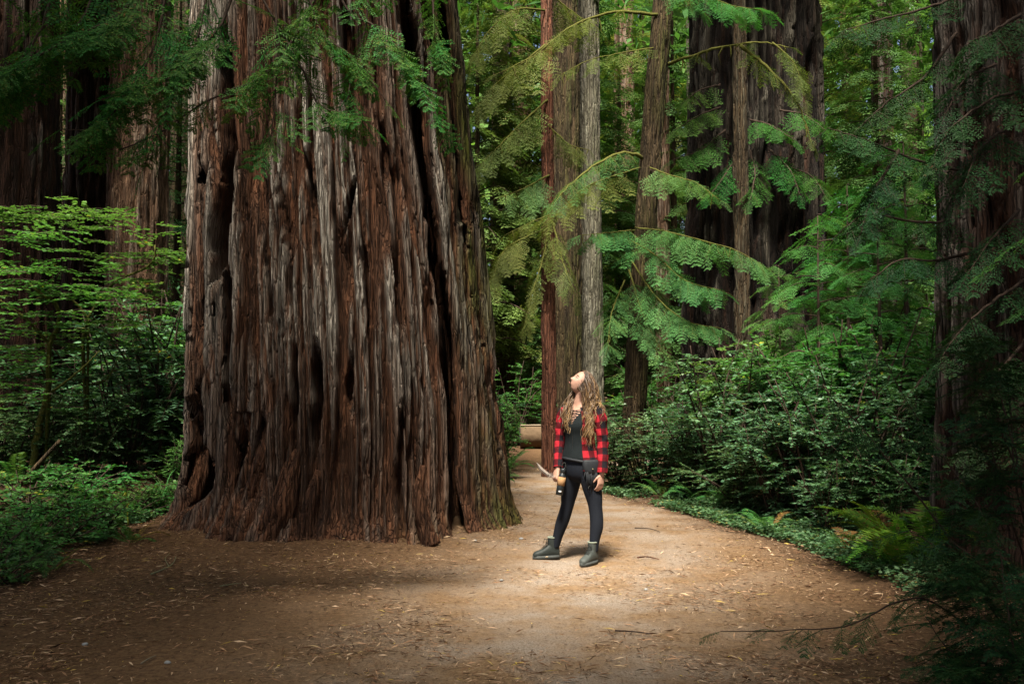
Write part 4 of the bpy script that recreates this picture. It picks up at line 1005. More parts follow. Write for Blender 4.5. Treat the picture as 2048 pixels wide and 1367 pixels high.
FAR_C = [('tall', 1240, 33, 15, 'far conifer in the bright gap between pale trunk and hemlock'), ('tall3', 1022, 31, 15, 'olive-green conifer above the log, left of the slender trunk'),
    ('tall3', 955, 29, 14, 'olive conifer pressed against the giant redwood\'s right outline'), ('tall2', 1180, 30, 15, 'far conifer behind the pale silver-grey trunk'),
    ('tall2', 1350, 31, 15, 'far conifer just left of the charred trunk'), ('tall', 1650, 29, 16, 'far pale-green conifer right of the charred trunk'),
    ('tall2', 1760, 26, 14, 'far conifer standing over the sunlit young redwoods'), ('tall', 1850, 31, 15, 'far conifer half hidden by the right edge redwood'),
    ('tall2', 350, 25, 12, 'far conifer in the gap left of the giant redwood'), ('tall', 240, 31, 15, 'far conifer behind the tan trunk'),
    ('tall2', 110, 26, 13, 'far conifer between the left edge trunk and the shadowed trunk'), ('tall', 20, 33, 15, 'far conifer behind the left edge trunk'),
    ('tall', 1090, 36, 16, 'most distant conifer behind the slender trunk'), ('tall3', 1290, 38, 17, 'distant conifer behind the hemlock'),
    ('tall', 1450, 38, 17, 'distant conifer hidden behind the charred trunk'), ('tall2', 1560, 36, 16, 'distant conifer right behind the charred trunk\'s edge'),
    ('tall', 420, 36, 16, 'distant conifer behind the giant redwood'), ('tall2', 1700, 38, 18, 'most distant conifer on the right')]
for key, px, Y, h, lb in FAR_C: conifer(key, px, Y, h, lb, 'conifers deep in the forest', 'conifer_tree')

# ------------------------------------------------------------------ the wood beyond: nobody can count it
def distant_wood():
    g = np.random.default_rng(9); n = 70000
    a = g.uniform(-.75, .75, n); R = g.uniform(42, 62, n); P = np.stack([R*np.sin(a), R*np.cos(a), 34*g.random(n)**.9], -1)
    P[:, 2] += gz(P[:, 0], P[:, 1])
    P = P[fbm(P[:, 0]*.35, P[:, 1]*.35, P[:, 2]*.25, 31, 3) > .38]; m = len(P)
    D = g.normal(0, 1, (m, 3)); D[:, 2] -= .5
    q = QB(); q.leaves(P, D, np.tile([0, -.4, 1.], (m, 1))+g.normal(0, .5, (m, 3)), g.uniform(.7, 1.5, m), g.uniform(.35, .75, m), r=np.clip(.7*fbm(P[:, 0]*.5, P[:, 1]*.5, P[:, 2]*.4, 4)+.3*g.random(m), 0, 1))
    o = q.obj('distant_wood', M['leaf_far']); o['kind'] = 'stuff'
    tag(o, 'mass of distant green foliage closing the view between the trunks', 'woodland')
distant_wood()

# ------------------------------------------------------------------ ground cover and litter
def ground_cover():
    g = np.random.default_rng(13); n = 60000
    Y = g.uniform(7.2, 20, n); side = g.random(n) < .5
    X = np.where(side, xr(Y) + np.abs(g.normal(.25, .55, n)) - .12, xl(Y) - np.abs(g.normal(.3, .8, n)) + .05)
    k = np.where(side, Y < 15.5, Y < 13.2) & (fbm(X*1.6, Y*1.6, 0, 3, 3) > np.where(side, .36, .47))
    X, Y = X[k], Y[k]; Y2 = np.where(Y < 8.2, g.random(len(Y)) < .4, True); X, Y = X[Y2], Y[Y2]
    m = len(X); h = .12*g.random(m)*(.3+fbm(X*2, Y*2, 0, 6))
    P = np.stack([X, Y, gz(X, Y)+h+.005], -1); a = g.uniform(0, 6.28, m)
    D = np.stack([np.cos(a), np.sin(a), .15*g.normal(0, 1, m)], -1)
    q = QB(); q.leaves(P, D, np.tile([0., 0, 1], (m, 1))+g.normal(0, .35, (m, 3)), g.uniform(.03, .06, m), g.uniform(.02, .042, m), r=g.random(m)*.97, mid=.6)
    o = q.obj('ground_ivy', M['leaf_blue']); o['kind'] = 'stuff'
    tag(o, 'low green ground cover trailing along both edges of the path', 'ground cover')
ground_cover()
m_, nt_, out_ = nodes('litter'); principled(nt_, out_, ramp(nt_, attr(nt_, 'rnd'), [(0, (.03, .015, .008)), (.25, (.09, .045, .022)), (.5, (.19, .10, .052)), (.75, (.32, .19, .11)), (.95, (.48, .35, .23)), (.99, (.42, .30, .06))]), .85, .2); M['litter'] = m_
def litter():
    g = np.random.default_rng(17); n = 135000
    Y = 4.3 + 15*g.random(n)**1.7; X = g.uniform(-1, 1, n)*(Y*.56+.5)
    edge = np.minimum(xr(Y)-X, X-xl(Y)); cxp = np.interp(Y, [4, 6, 8, 9.5, 12, 15, 18, 22], [.2, .25, .55, .95, 1.05, .7, .9, 3])
    dens = (.35+.65*smooth(.1, 1.6, np.abs(X-cxp))) * (.12+1.5*smooth(.35, .68, fbm(X*1.5, Y*1.5, 0, 44, 4))) * smooth(-1.6, .2, edge)
    tr_ = np.hypot(X+1.9, Y-11.5); inside = tr_ > 1.7; dens = dens + .9*np.exp(-np.clip(tr_-1.8, 0, None)/.35)
    k = (g.random(n) < dens) & inside; X, Y = X[k], Y[k]; m = len(X)
    big_ = g.random(m) < .12
    L = np.where(big_, g.uniform(.05, .11, m), g.uniform(.016, .05, m)); W = np.where(big_, g.uniform(.005, .013, m), g.uniform(.0025, .006, m))
    a = g.uniform(0, 6.28, m); D = np.stack([np.cos(a), np.sin(a), .12*g.normal(0, 1, m)], -1)
    P = np.stack([X, Y, gz(X, Y)+.010+.012*g.random(m)], -1)
    q = QB(); q.leaves(P, D, np.tile([0., 0, 1], (m, 1))+g.normal(0, .4, (m, 3)), L, W, r=g.random(m)**.8, mid=.5, fold=.4)
    o = q.obj('needle_litter', M['litter']); o['kind'] = 'stuff'
    tag(o, 'scattered brown needles, bark chips and straw on the path', 'litter')
litter()
# ------------------------------------------------------------------ the woman (local frame: x right in the picture, y away, z up)
WX, WY = pxw(1170, 8.85), 8.85
W0 = np.array([WX, WY, float(gz(WX-.1, WY))+.004])
M['skin'] = mat_plain('skin', (.38, .215, .155), .55, .35, .06, 60, .05, .001)
M['leggings'] = mat_plain('leggings_cloth', (.007, .009, .014), .8, .18, .25, 80, .2, .002)
M['tank'] = mat_plain('black_top_cloth', (.009, .012, .013), .9, .12, .35, 60, .3, .004)
M['boot'] = mat_plain('boot_leather', (.014, .019, .017), .65, .35, .35, 45, .4, .004)
M['boot_grey'] = mat_plain('grey_boot_leather', (.042, .049, .045), .65, .35, .3, 45, .4, .004)
M['sole'] = mat_plain('rubber_sole', (.05, .055, .052), .8, .25)
M['collar'] = mat_plain('boot_lining', (.17, .19, .15), .9, .1)
M['lace'] = mat_plain('boot_lace', (.02, .022, .02), .8, .2)
M['bag'] = mat_plain('black_leather', (.012, .014, .017), .65, .3, .3, 30, .5, .006)
M['metal'] = mat_plain('brass', (.5, .4, .22), .3, .5, .1, 10, 0, .001, Metallic=1.0)
M['bottle'] = mat_plain('black_bottle_paint', (.012, .016, .018), .4, .5, .1, 20, .05, .001)
M['cork'] = mat_plain('tan_sleeve', (.30, .17, .08), .8, .2, .25, 50, .2, .002)
M['white'] = mat_plain('pale_print', (.6, .6, .58), .6, .3)
def mat_hair():
    m, nt, out = nodes('hair'); n = noise(nt, 160, 3, .6, (1, 1, .15))
    c = ramp(nt, attr(nt, 'rnd'), [(0, (.04, .02, .008)), (.4, (.11, .058, .023)), (.7, (.26, .155, .062)), (1, (.44, .29, .13))])
    c = mixc(nt, .5, c, ramp(nt, n, [(.3, (.4, .4, .4)), (.65, (1.25, 1.25, 1.25))]), 'MULTIPLY')
    principled(nt, out, c, .45, .5); return m
M['hair'] = mat_hair()
def mat_plaid():
    m, nt, out = nodes('red_black_plaid')
    uv = nt.nodes.new('ShaderNodeUVMap'); sp = nt.nodes.new('ShaderNodeSeparateXYZ'); nt.links.new(uv.outputs[0], sp.inputs[0])
    def band(o):
        a = N_(nt, 'ShaderNodeMath', operation='DIVIDE'); nt.links.new(o, a.inputs[0]); a.inputs[1].default_value = .115
        b = N_(nt, 'ShaderNodeMath', operation='FRACT'); nt.links.new(a.outputs[0], b.inputs[0])
        c = N_(nt, 'ShaderNodeMath', operation='GREATER_THAN'); nt.links.new(b.outputs[0], c.inputs[0]); c.inputs[1].default_value = .5
        return c.outputs[0]
    s = N_(nt, 'ShaderNodeMath', operation='ADD'); nt.links.new(band(sp.outputs[0]), s.inputs[0]); nt.links.new(band(sp.outputs[1]), s.inputs[1])
    h = N_(nt, 'ShaderNodeMath', operation='MULTIPLY'); nt.links.new(s.outputs[0], h.inputs[0]); h.inputs[1].default_value = .5
    r = nt.nodes.new('ShaderNodeValToRGB'); r.color_ramp.interpolation = 'CONSTANT'; e = r.color_ramp.elements
    e[0].position = 0; e[0].color = (.31, .014, .023, 1); e[1].position = .3; e[1].color = (.07, .005, .008, 1); e.new(.8).color = (.010, .009, .012, 1)
    nt.links.new(h.outputs[0], r.inputs[0]); principled(nt, out, r.outputs[0], .9, .15, bump(nt, noise(nt, 45, 4), .5, .006)); return m
M['plaid'] = mat_plaid()

TF = np.array([-.62, -.785, 0]); TL = np.array([.785, -.62, 0]); UP = np.array([0, 0, 1.])   # torso front, her left
def loft(qb, rings, n=0, m=20, r=None, pw=1.0, uv=False):
    """rings: (centre, a, b, A, B); smooth in between"""
    C = np.array([x[0] for x in rings], float); ab = np.array([[x[1], x[2], 0] for x in rings], float)
    Aa = np.array([x[3] for x in rings], float); Bb = np.array([x[4] for x in rings], float)
    if n: C, ab, Aa, Bb = spline(C, n), spline(ab, n), nrm(spline(Aa, n)), nrm(spline(Bb, n))
    th = np.linspace(0, 2*np.pi, m, endpoint=False); c, s = np.cos(th), np.sin(th)
    c, s = np.sign(c)*np.abs(c)**pw, np.sign(s)*np.abs(s)**pw
    V = C[:, None] + ab[:, 0, None, None]*c[None, :, None]*Aa[:, None] + ab[:, 1, None, None]*s[None, :, None]*Bb[:, None]
    qb.grid(V, r)
def torso_rings(off=0.0, lo=.6, hi=1.5):
    T = [(.70, -.042, .0, .060, .045), (.735, -.042, .0, .135, .092), (.80, -.042, .0, .163, .112), (.88, -.043, .0, .160, .112), (.95, -.048, -.002, .140, .098), (1.03, -.050, -.004, .122, .088),
         (1.11, -.048, -.006, .128, .096), (1.19, -.044, -.008, .146, .116), (1.25, -.040, -.002, .154, .108), (1.31, -.036, .008, .158, .090), (1.355, -.036, .016, .130, .070), (1.385, -.042, .016, .082, .058), (1.41, -.048, .012, .054, .054)]
    return [(np.array([x, y, z]), a+off, b+off, TL, TF) for z, x, y, a, b in T if lo <= z <= hi]
LEG_R = [((-.098, .045, .86), .088), ((-.112, .058, .76), .088), ((-.130, .078, .64), .077), ((-.146, .096, .54), .063), ((-.156, .104, .475), .054), ((-.176, .118, .40), .053), ((-.205, .134, .31), .052), ((-.238, .152, .20), .040), ((-.262, .166, .10), .034)]
LEG_L = [((.010, -.045, .86), .088), ((.030, -.058, .76), .088), ((.056, -.074, .64), .079), ((.074, -.088, .54), .064), ((.080, -.094, .475), .056), ((.088, -.098, .40), .055), ((.088, -.102, .31), .054), ((.070, -.108, .20), .040), ((.060, -.112, .10), .035)]
ARM_R = [((-.165, .085, 1.335), .052), ((-.195, .100, 1.25), .047), ((-.212, .098, 1.13), .042), ((-.222, .085, 1.03), .036), ((-.232, .050, .93), .033), ((-.240, .010, .83), .025), ((-.243, .000, .81), .023)]
ARM_L = [((.085, -.090, 1.345), .052), ((.118, -.110, 1.26), .048), ((.134, -.118, 1.14), .043), ((.142, -.122, 1.045), .037), ((.142, -.140, .93), .034), ((.132, -.160, .80), .025), ((.129, -.164, .775), .023)]
def limb(qb, L, off=0.0, n=24, m=16, **k):
    pts = np.array([p for p, _ in L]); d = nrm(np.gradient(pts, axis=0))
    rings = []
    for (p, r), t in zip(L, d):
        A_ = nrm(np.cross(t, [0, 1., 0.001])); B_ = np.cross(t, A_); rings.append((np.array(p), r+off, r+off, A_, B_))
    loft(qb, rings, n, m, **k)
HF = nrm(np.array([-.80, -.27, .54])); HL = nrm(np.cross(UP, HF)); HU = np.cross(HF, HL); HC = np.array([-.028, -.004, 1.567])
def head_pt(f, l, u): return HC + f*HF + l*HL + u*HU
def head_grid(nu=60, nv=72, grow=0.0):
    el = np.linspace(-np.pi/2, np.pi/2, nu)[:, None]; az = np.linspace(0, 2*np.pi, nv, endpoint=False)[None]
    df, dl, du = np.cos(el)*np.cos(az), np.cos(el)*np.sin(az), np.sin(el)+0*az
    low = np.clip(-du, 0, 1)
    f = (.090+grow)*df; l = (.071+grow)*dl*(1-.30*low**1.2); u = (.108+grow)*du
    f = np.where(df < 0, f*(1-.55*low), f) + .014*low*np.clip(df, 0, 1)
    fr = np.clip(df, 0, 1)**.5 * (grow == 0)
    G = lambda a, b, sa, sb: np.exp(-((l-a)/sa)**2-((u-b)/sb)**2)
    ridge = np.clip(1-np.abs(u+.004)/.034, 0, 1)
    f = f + fr*(.024*G(0, -.022, .0105, .013) + .013*np.exp(-(l/.008)**2)*ridge + .0075*G(0, -.056, .020, .007) + .006*G(0, -.066, .017, .006) - .004*G(0, -.061, .02, .002)
                + .008*G(0, -.091, .020, .014) - .009*G(.030, .008, .015, .012) - .009*G(-.030, .008, .015, .012) + .004*G(.028, .030, .02, .007) + .004*G(-.028, .030, .02, .007)
                + .004*G(.038, -.030, .02, .02) + .004*G(-.038, -.030, .02, .02))
    return HC + f[..., None]*HF + l[..., None]*HL + u[..., None]*HU
def hand(qb, w, d, nn, ln, curl, spread=.18, thumb=1.0, s=1.0):
    """w wrist, d along the palm, nn back of the hand, ln towards the thumb"""
    d, nn = nrm(np.array(d, float)), nrm(np.array(nn, float)); ln = nrm(np.array(ln, float)); ln = nrm(ln - d*(ln@d)); nn = np.cross(d, ln)*np.sign(np.cross(d, ln)@nn)
    w = np.array(w, float)
    loft(qb, [(w-d*.012, .022*s, .018*s, ln, nn), (w+d*.02*s, .027*s, .017*s, ln, nn), (w+d*.055*s, .036*s, .014*s, ln, nn), (w+d*.085*s, .037*s, .012*s, ln, nn), (w+d*.092*s, .030*s, .009*s, ln, nn)], 12, 14)
    for k, (o, L) in enumerate(((.027, .068), (.009, .078), (-.009, .073), (-.026, .056))):
        p = w + d*.078*s + ln*o*s; dd = nrm(d + ln*o*spread*8); pts = [p, p+dd*.014*s]; a = 0.0
        for seg, fr in ((0, .44), (1, .31), (2, .25)):
            a += curl[k][seg]; v = dd*math.cos(a) - nn*math.sin(a); pts.append(pts[-1]+v*L*fr*s)
        qb.tube(np.array(pts), np.array([.0085, .0085, .0080, .0075, .0055])*s, 8)
    p = w + d*.022*s + ln*.022*s
    t1 = nrm(ln*.75*thumb + d*.7 - nn*.25); t2 = nrm(ln*.25*thumb + d*.85 - nn*.5)
    qb.tube(np.array([p, p+t1*.032*s, p+t1*.032*s+t2*.028*s, p+t1*.032*s+t2*.050*s]), np.array([.013, .0105, .009, .006])*s, 8)
def remeshed(qb, name, mat, parent, vox, it=4):
    me = qb.mesh(name, None); o = bpy.data.objects.new(name, me); COL.objects.link(o)
    md = o.modifiers.new('r', 'REMESH'); md.mode = 'VOXEL'; md.voxel_size = vox; md.use_smooth_shade = True
    sm = o.modifiers.new('s', 'SMOOTH'); sm.factor = .5; sm.iterations = it
    dg = bpy.context.evaluated_depsgraph_get(); me2 = bpy.data.meshes.new_from_object(o.evaluated_get(dg))
    o.modifiers.clear(); o.data = me2; me2.name = name; me2.materials.clear(); me2.materials.append(mat); o.parent = parent
    return o
person = thing('person', 'person in red plaid shirt and black leggings gazing up at the giant redwood', 'person', W0)
body = QB()
loft(body, torso_rings(), 34, 28)
limb(body, LEG_R); limb(body, LEG_L); limb(body, ARM_R); limb(body, ARM_L)
nb0, nb1 = np.array([-.046, .014, 1.37]), head_pt(-.028, 0, -.055)
loft(body, [(nb0, .058, .058, TL, TF), (nb0*.5+nb1*.5+[0, 0, .005], .050, .052, TL, TF), (nb1, .047, .050, HL, HF)], 10, 16)
body.grid(head_grid())
for s in (-1, 1):
    e = head_pt(-.012, s*.072, -.008); loft(body, [(e+HL*s*-.006, .012, .024, HF, HU), (e+HL*s*.004, .016, .030, HF, HU), (e+HL*s*.009-HF*.004, .012, .024, HF, HU)], 0, 10)
hand(body, (.129, -.164, .778), (-.12, -.08, -1), (.55, -.80, -.1), (-.8, -.55, 0), [(.35, .45, .3), (.30, .5, .3), (.28, .5, .35), (.3, .5, .4)])
hand(body, (-.243, 0, .812), (-.30, -.22, -1), (-.72, -.65, .35), (-.6, .75, 0), [(.9, .8, .5), (1.0, .9, .5), (1.0, 1.0, .5), (1.0, 1.0, .5)], .1)
BODY = remeshed(body, 'body', M['skin'], person, .0059, 2)
lg = QB(); loft(lg, torso_rings(.007, .6, 1.0), 16, 28); limb(lg, LEG_R, .005); limb(lg, LEG_L, .005)
remeshed(lg, 'leggings', M['leggings'], person, .008, 3)
# black top with a laced V neck
tk = QB(); rows = []
R_ = torso_rings(.014, .85, 1.36); C = spline(np.array([x[0] for x in R_]), 40); AB = spline(np.array([[x[1], x[2], 0] for x in R_]), 40)
g_ = np.random.default_rng(3)
for c, ab in zip(C, AB):
    if c[2] < .90 or c[2] > 1.352: continue
    w = .42*float(smooth(1.20, 1.345, c[2])); th = np.linspace(np.pi/2+w+.001, np.pi/2+2*np.pi-w-.001, 56)
    puff = .010*float(smooth(1.12, .92, c[2])) + .007*vnoise(th*2.2, np.full_like(th, c[2]*14), 0, 4)*float(smooth(1.3, 1.0, c[2]))
    rows.append(c + (ab[0]+puff)[:, None]*np.cos(th)[:, None]*TL + (ab[1]+puff)[:, None]*np.sin(th)[:, None]*TF)
tk.grid(np.array(rows), None, False, False)
tank = tk.obj('tank_top', M['tank'], person, True)
lc = QB()
for z in (1.335, 1.315, 1.295, 1.275, 1.255):
    c = np.array([np.interp(z, C[:, 2], C[:, k]) for k in range(3)]); a, b = np.interp(z, C[:, 2], AB[:, 0])+.004, np.interp(z, C[:, 2], AB[:, 1])+.004
    w = .42*float(smooth(1.20, 1.345, z)); w2 = .42*float(smooth(1.20, 1.345, z-.02))
    for s in (-1, 1):
        p0 = c + a*math.cos(np.pi/2+s*w)*TL + b*math.sin(np.pi/2+s*w)*TF; p1 = c - [0, 0, .02] + a*math.cos(np.pi/2-s*w2)*TL + b*math.sin(np.pi/2-s*w2)*TF
        lc.tube([p0, (p0+p1)/2+TF*.004, p1], .0028, 5)
lc.obj('neck_lace', M['lace'], tank)
# open plaid shirt
st = QB(); rows, uvs = [], []
R_ = torso_rings(.020, .72, 1.37); C = spline(np.array([x[0] for x in R_]), 44); AB = spline(np.array([[x[1], x[2], 0] for x in R_]), 44)
for c, ab in zip(C, AB):
    if c[2] < .80 or c[2] > 1.375: continue
    op = .62 - .25*float(smooth(1.2, 1.36, c[2])); th = np.linspace(np.pi/2+op+.25, np.pi/2+2*np.pi-op, 60)
    flare = .022*float(smooth(1.15, .82, c[2])); wr = .020*(vnoise(th*3.2, np.full_like(th, c[2]*9), 0, 14)-.5) + flare
    edge = .02*np.exp(-((th-th[-1])/.12)**2)
    rows.append(c + (ab[0]+wr+edge)[:, None]*np.cos(th)[:, None]*TL + (ab[1]+wr+edge)[:, None]*np.sin(th)[:, None]*TF)
    uvs.append(np.stack([th*.15, np.full_like(th, c[2])], -1))
st.grid(np.array(rows), None, False, False, np.array(uvs))
def sleeve(L, offs, zend):
    pts = np.array([p for p, _ in L]); rr = np.array([r for _, r in L])+offs
    k = 44; P = spline(pts, k); Rr = np.interp(np.linspace(0, 1, k), np.linspace(0, 1, len(rr)), rr)
    Rr[0] *= .25; Rr[1] *= .75; P[0] += nrm(np.array([-.04, .0, 1.34])-P[0])*.02
    keep = P[:, 2] > zend; P, Rr = P[keep], Rr[keep]; k = len(P)
    d = nrm(np.gradient(P, axis=0)); A_ = nrm(np.cross(d, np.tile([0, 1., .001], (k, 1)))); B_ = np.cross(d, A_)
    th = np.linspace(0, 2*np.pi, 25); ln = np.concatenate([[0], np.cumsum(np.linalg.norm(np.diff(P, axis=0), axis=1))])
    w = 1+.30*(vnoise(th[None]*1.6+ln[:, None]*9, ln[:, None]*24, 0, int(abs(pts[0, 0])*100))-.5); w[:, -1] = w[:, 0]
    V = P[:, None]+(Rr[:, None]*w)[..., None]*(np.cos(th)[None, :, None]*A_[:, None]+np.sin(th)[None, :, None]*B_[:, None])
    st.grid(V, None, False, False, np.stack(np.broadcast_arrays(th[None]*.055+.02, ln[:, None]+.03), -1))
sleeve(ARM_R, np.array([.014, .012, .010, .011, .012, .016, .018]), .822)
sleeve(ARM_L, np.array([.014, .012, .011, .012, .015, .021, .023]), .785)
st.obj('shirt', M['plaid'], person, True, True)
# eyes
for s in (-1, 1):
    q = QB(); c = head_pt(.074, s*.030, .009); th = np.linspace(-np.pi/2, np.pi/2, 7)
    q.grid(np.array([[c + .011*math.cos(a)*math.cos(b)*HL + .006*math.cos(a)*math.sin(b)*HU + .008*math.sin(a)*HF for b in np.linspace(0, 2*np.pi, 10, endpoint=False)] for a in th]))
    q.obj('eye', M['white'], person, True)
    q = QB(); q.tube([head_pt(.083, s*.016, .026), head_pt(.084, s*.030, .031), head_pt(.074, s*.046, .027)], [.002, .0032, .0015], 5); q.obj('eyebrow', M['hair'], person, True)
    q = QB(); q.tube([head_pt(.083, s*.019, .009), head_pt(.0835, s*.030, .013), head_pt(.075, s*.042, .010)], [.0014, .0026, .0014], 5); q.obj('eyelid', M['hair'], person, True)
q = QB(); q.tube([head_pt(.098, -.016, -.061), head_pt(.105, 0, -.060), head_pt(.098, .016, -.061)], [.001, .0042, .001], 6); q.obj('lips', mat_plain('lips', (.42, .17, .15), .45, .4), person, True)
# hair: a scalp shell and many wavy locks
def hair():
    qb = QB(); g = np.random.default_rng(8)
    G = head_grid(40, 48, .010); rel = G-HC; f, l, u = rel@HF, rel@HL, rel@HU
    n, m = f.shape; V = G.reshape(-1, 3)
    i = np.arange(n-1)[:, None]; j = np.arange(m)[None]; Q = np.stack([i*m+j, i*m+(j+1) % m, (i+1)*m+(j+1) % m, (i+1)*m+j], -1).reshape(-1, 4)
    fc, uc, lc = f.ravel()[Q].mean(1), u.ravel()[Q].mean(1), np.abs(l.ravel()[Q].mean(1))
    ok = (fc < .030+.9*np.clip(uc-.070, 0, 1)) & (uc > -.085)
    qb.add(V, Q[ok], .15)
    k = 0; roots = []
    while len(roots) < 950:
        d = g.normal(0, 1, 3); d /= np.linalg.norm(d)
        if d[0] > .48+.5*max(0, d[2]-.6) or d[2] < -.55: continue
        roots.append(d)
    rd = np.array(roots); p = HC + .100*rd[:, :1]*HF + .086*rd[:, 1:2]*HL + .119*rd[:, 2:]*HU
    v = nrm(-.55*HF + np.sign(rd[:, 1:2])*.55*HL - .15*HU + .5*nrm(p-HC))
    v = v - nrm(p-HC)*np.sum(v*nrm(p-HC), 1)[:, None]*.7
    N = len(p); steps = 21; ds = .026*g.uniform(.84, 1.10, N)[:, None]; path = [p.copy()]
    push = [(HC, np.array([.099, .085, .116]), (HF, HL, HU)), (np.array([-.04, .0, 1.20]), np.array([.158, .186, .215]), (TF, TL, UP)),
            (np.array([-.16, .08, 1.30]), np.array([.085, .085, .10]), (TF, TL, UP)), (np.array([.085, -.085, 1.30]), np.array([.085, .085, .10]), (TF, TL, UP))]
    # most of it falls forward over her left shoulder and the top, some down the back
    far = rd[:, 1:2] < -.1
    bias = TF*np.where(far, g.uniform(.1, .9, (N, 1)), g.uniform(-.15, .5, (N, 1))) + TL*np.sign(rd[:, 1:2])*.22
    for s in range(steps):
        v = nrm(v*.72 + np.array([0, 0, -1.])*.34 + bias*.10 + g.normal(0, .05, (N, 3)))
        p = p + v*ds
        for c, rr, ax in push:
            q = np.stack([(p-c)@a for a in ax], -1)/rr; d = np.linalg.norm(q, axis=1); w = d < 1.0
            if w.any():
                qq = q[w]/d[w][:, None]*1.0; p[w] = c + sum((qq[:, k]*rr[k])[:, None]*ax[k] for k in range(3))
        path.append(p.copy())
    path = np.array(path).transpose(1, 0, 2)
    for k in range(N):
        L = int(g.integers(16, steps+2)); a = spline(path[k][:L], 15); t = np.linspace(0, 1, 15)
        ph, fr = g.uniform(0, 6.28), g.uniform(15, 22); amp = .017*t**.8*g.uniform(.5, 1.5)
        d1 = nrm(np.array([g.normal(), g.normal(), .0])); d2 = np.array([-d1[1], d1[0], 0])
        a = a + amp[:, None]*(np.sin(fr*t+ph)[:, None]*d1 + np.cos(fr*t+ph)[:, None]*d2)
        r = .0042*g.uniform(.35, 1.4)*np.sqrt(np.clip(1-t**3, .02, 1))*(.55+.45*smooth(0, .2, t))
        n0 = len(qb.R); tone = g.uniform(-.15, .5)
        qb.tube(a, r, 3, None, False)
        qb.R[-1] = np.clip(tone + np.repeat(np.linspace(-.02, .55, 14), 3), 0, 1)
    for k in range(110):                      # locks over the far shoulder
        j = g.normal(0, .014, 3)
        a = spline([head_pt(-.045, -.070, .0)+j, np.array([-.095, .045, 1.47])+j, np.array([-.150, .012, 1.375])+j*1.3, np.array([-.168, -.035, 1.27])+j*1.6, np.array([-.158, -.062, g.uniform(1.16, 1.24)])+j*1.8], 26)
        t = np.linspace(0, 1, 26); ph = g.uniform(0, 6.28); a = a + (.013*t)[:, None]*np.stack([np.sin(17*t+ph), np.cos(17*t+ph), 0*t], -1)
        qb.tube(a, .0038*g.uniform(.4, 1.4)*np.sqrt(np.clip(1-t**3, .02, 1)), 5, None, False); qb.R[-1] = np.clip(g.uniform(-.1, .4)+np.repeat(np.linspace(0, .45, 25), 5), 0, 1)
    return qb
hair().obj('hair', M['hair'], person, True)
# boots
def boot(heel, d, up_m, label=None):
    n_before = set(bpy.data.objects)
    d = nrm(np.array(d, float)); l = np.cross(UP, d); h = np.array(heel, float)
    prof = [(-.006, .022, .085), (.0, .031, .10), (.03, .038, .135), (.08, .040, .145), (.12, .040, .125), (.16, .043, .098), (.20, .047, .080), (.235, .045, .070), (.262, .036, .058), (.278, .016, .044)]
    qb = QB(); loft(qb, [(h+d*s+UP*(z/2+.012), w, z/2-.002, l, UP) for s, w, z in prof], 30, 20, None, .85)
    loft(qb, [(h+d*.058+UP*.06, .040, .056, l, d), (h+d*.062+UP*.12, .042, .056, l, d), (h+d*.064+UP*.165, .045, .056, l, d), (h+d*.062+UP*.205, .047, .056, l, d)], 12, 20)
    o = remeshed(qb, 'boot', M[up_m], person, .006, 3)
    sl = QB(); th = np.linspace(0, 2*np.pi, 40, endpoint=False); ss = .136+.148*np.cos(th)
    ws = np.interp(ss, [p[0] for p in prof], [p[1] for p in prof])+.006
    out = h + d*ss[:, None] + l*(np.sign(np.sin(th))*np.abs(np.sin(th))**.45*ws)[:, None]
    sl.grid(np.array([out, out+UP*.018, out*1.0+UP*.034]))
    sl.obj('sole', M['sole'], o, True)
    la = QB()
    for k, (s, z) in enumerate(((.178, .102), (.158, .118), (.138, .136), (.124, .158), (.120, .182))):
        w = .026
        for sg in (-1, 1): la.tube([h+d*s+UP*z+l*w*sg, h+d*(s-.008)+UP*(z+.010), h+d*(s-.018)+UP*(z+.016)-l*w*sg], .0032, 5)
    for sg in (-1, 1): la.tube([h+d*.125+UP*.19, h+d*.145+UP*.188+l*.035*sg, h+d*.150+UP*.15+l*.042*sg], .003, 5); 
    la.obj('laces', M['lace'], o)
    co = QB(); th = np.linspace(0, 2*np.pi, 24); co.tube(h+d*.062+UP*.207+np.cos(th)[:, None]*l*.045+np.sin(th)[:, None]*d*.053, .008, 7, None, False); co.obj('collar', M['collar'], o, True)
    piv = h + d*.062                             # a small foot
    for ob in set(bpy.data.objects)-n_before:
        co_ = np.empty(len(ob.data.vertices)*3); ob.data.vertices.foreach_get('co', co_); co_ = co_.reshape(-1, 3)
        co_[:, :2] = piv[:2] + (co_[:, :2]-piv[:2])*.86; co_[:, 2] *= .90; ob.data.vertices.foreach_set('co', co_.ravel()); ob.data.update()
boot((-.222, .180, 0), (-.95, -.26, 0), 'boot'); boot((.090, -.070, 0), (-.60, -.80, 0), 'boot_grey')
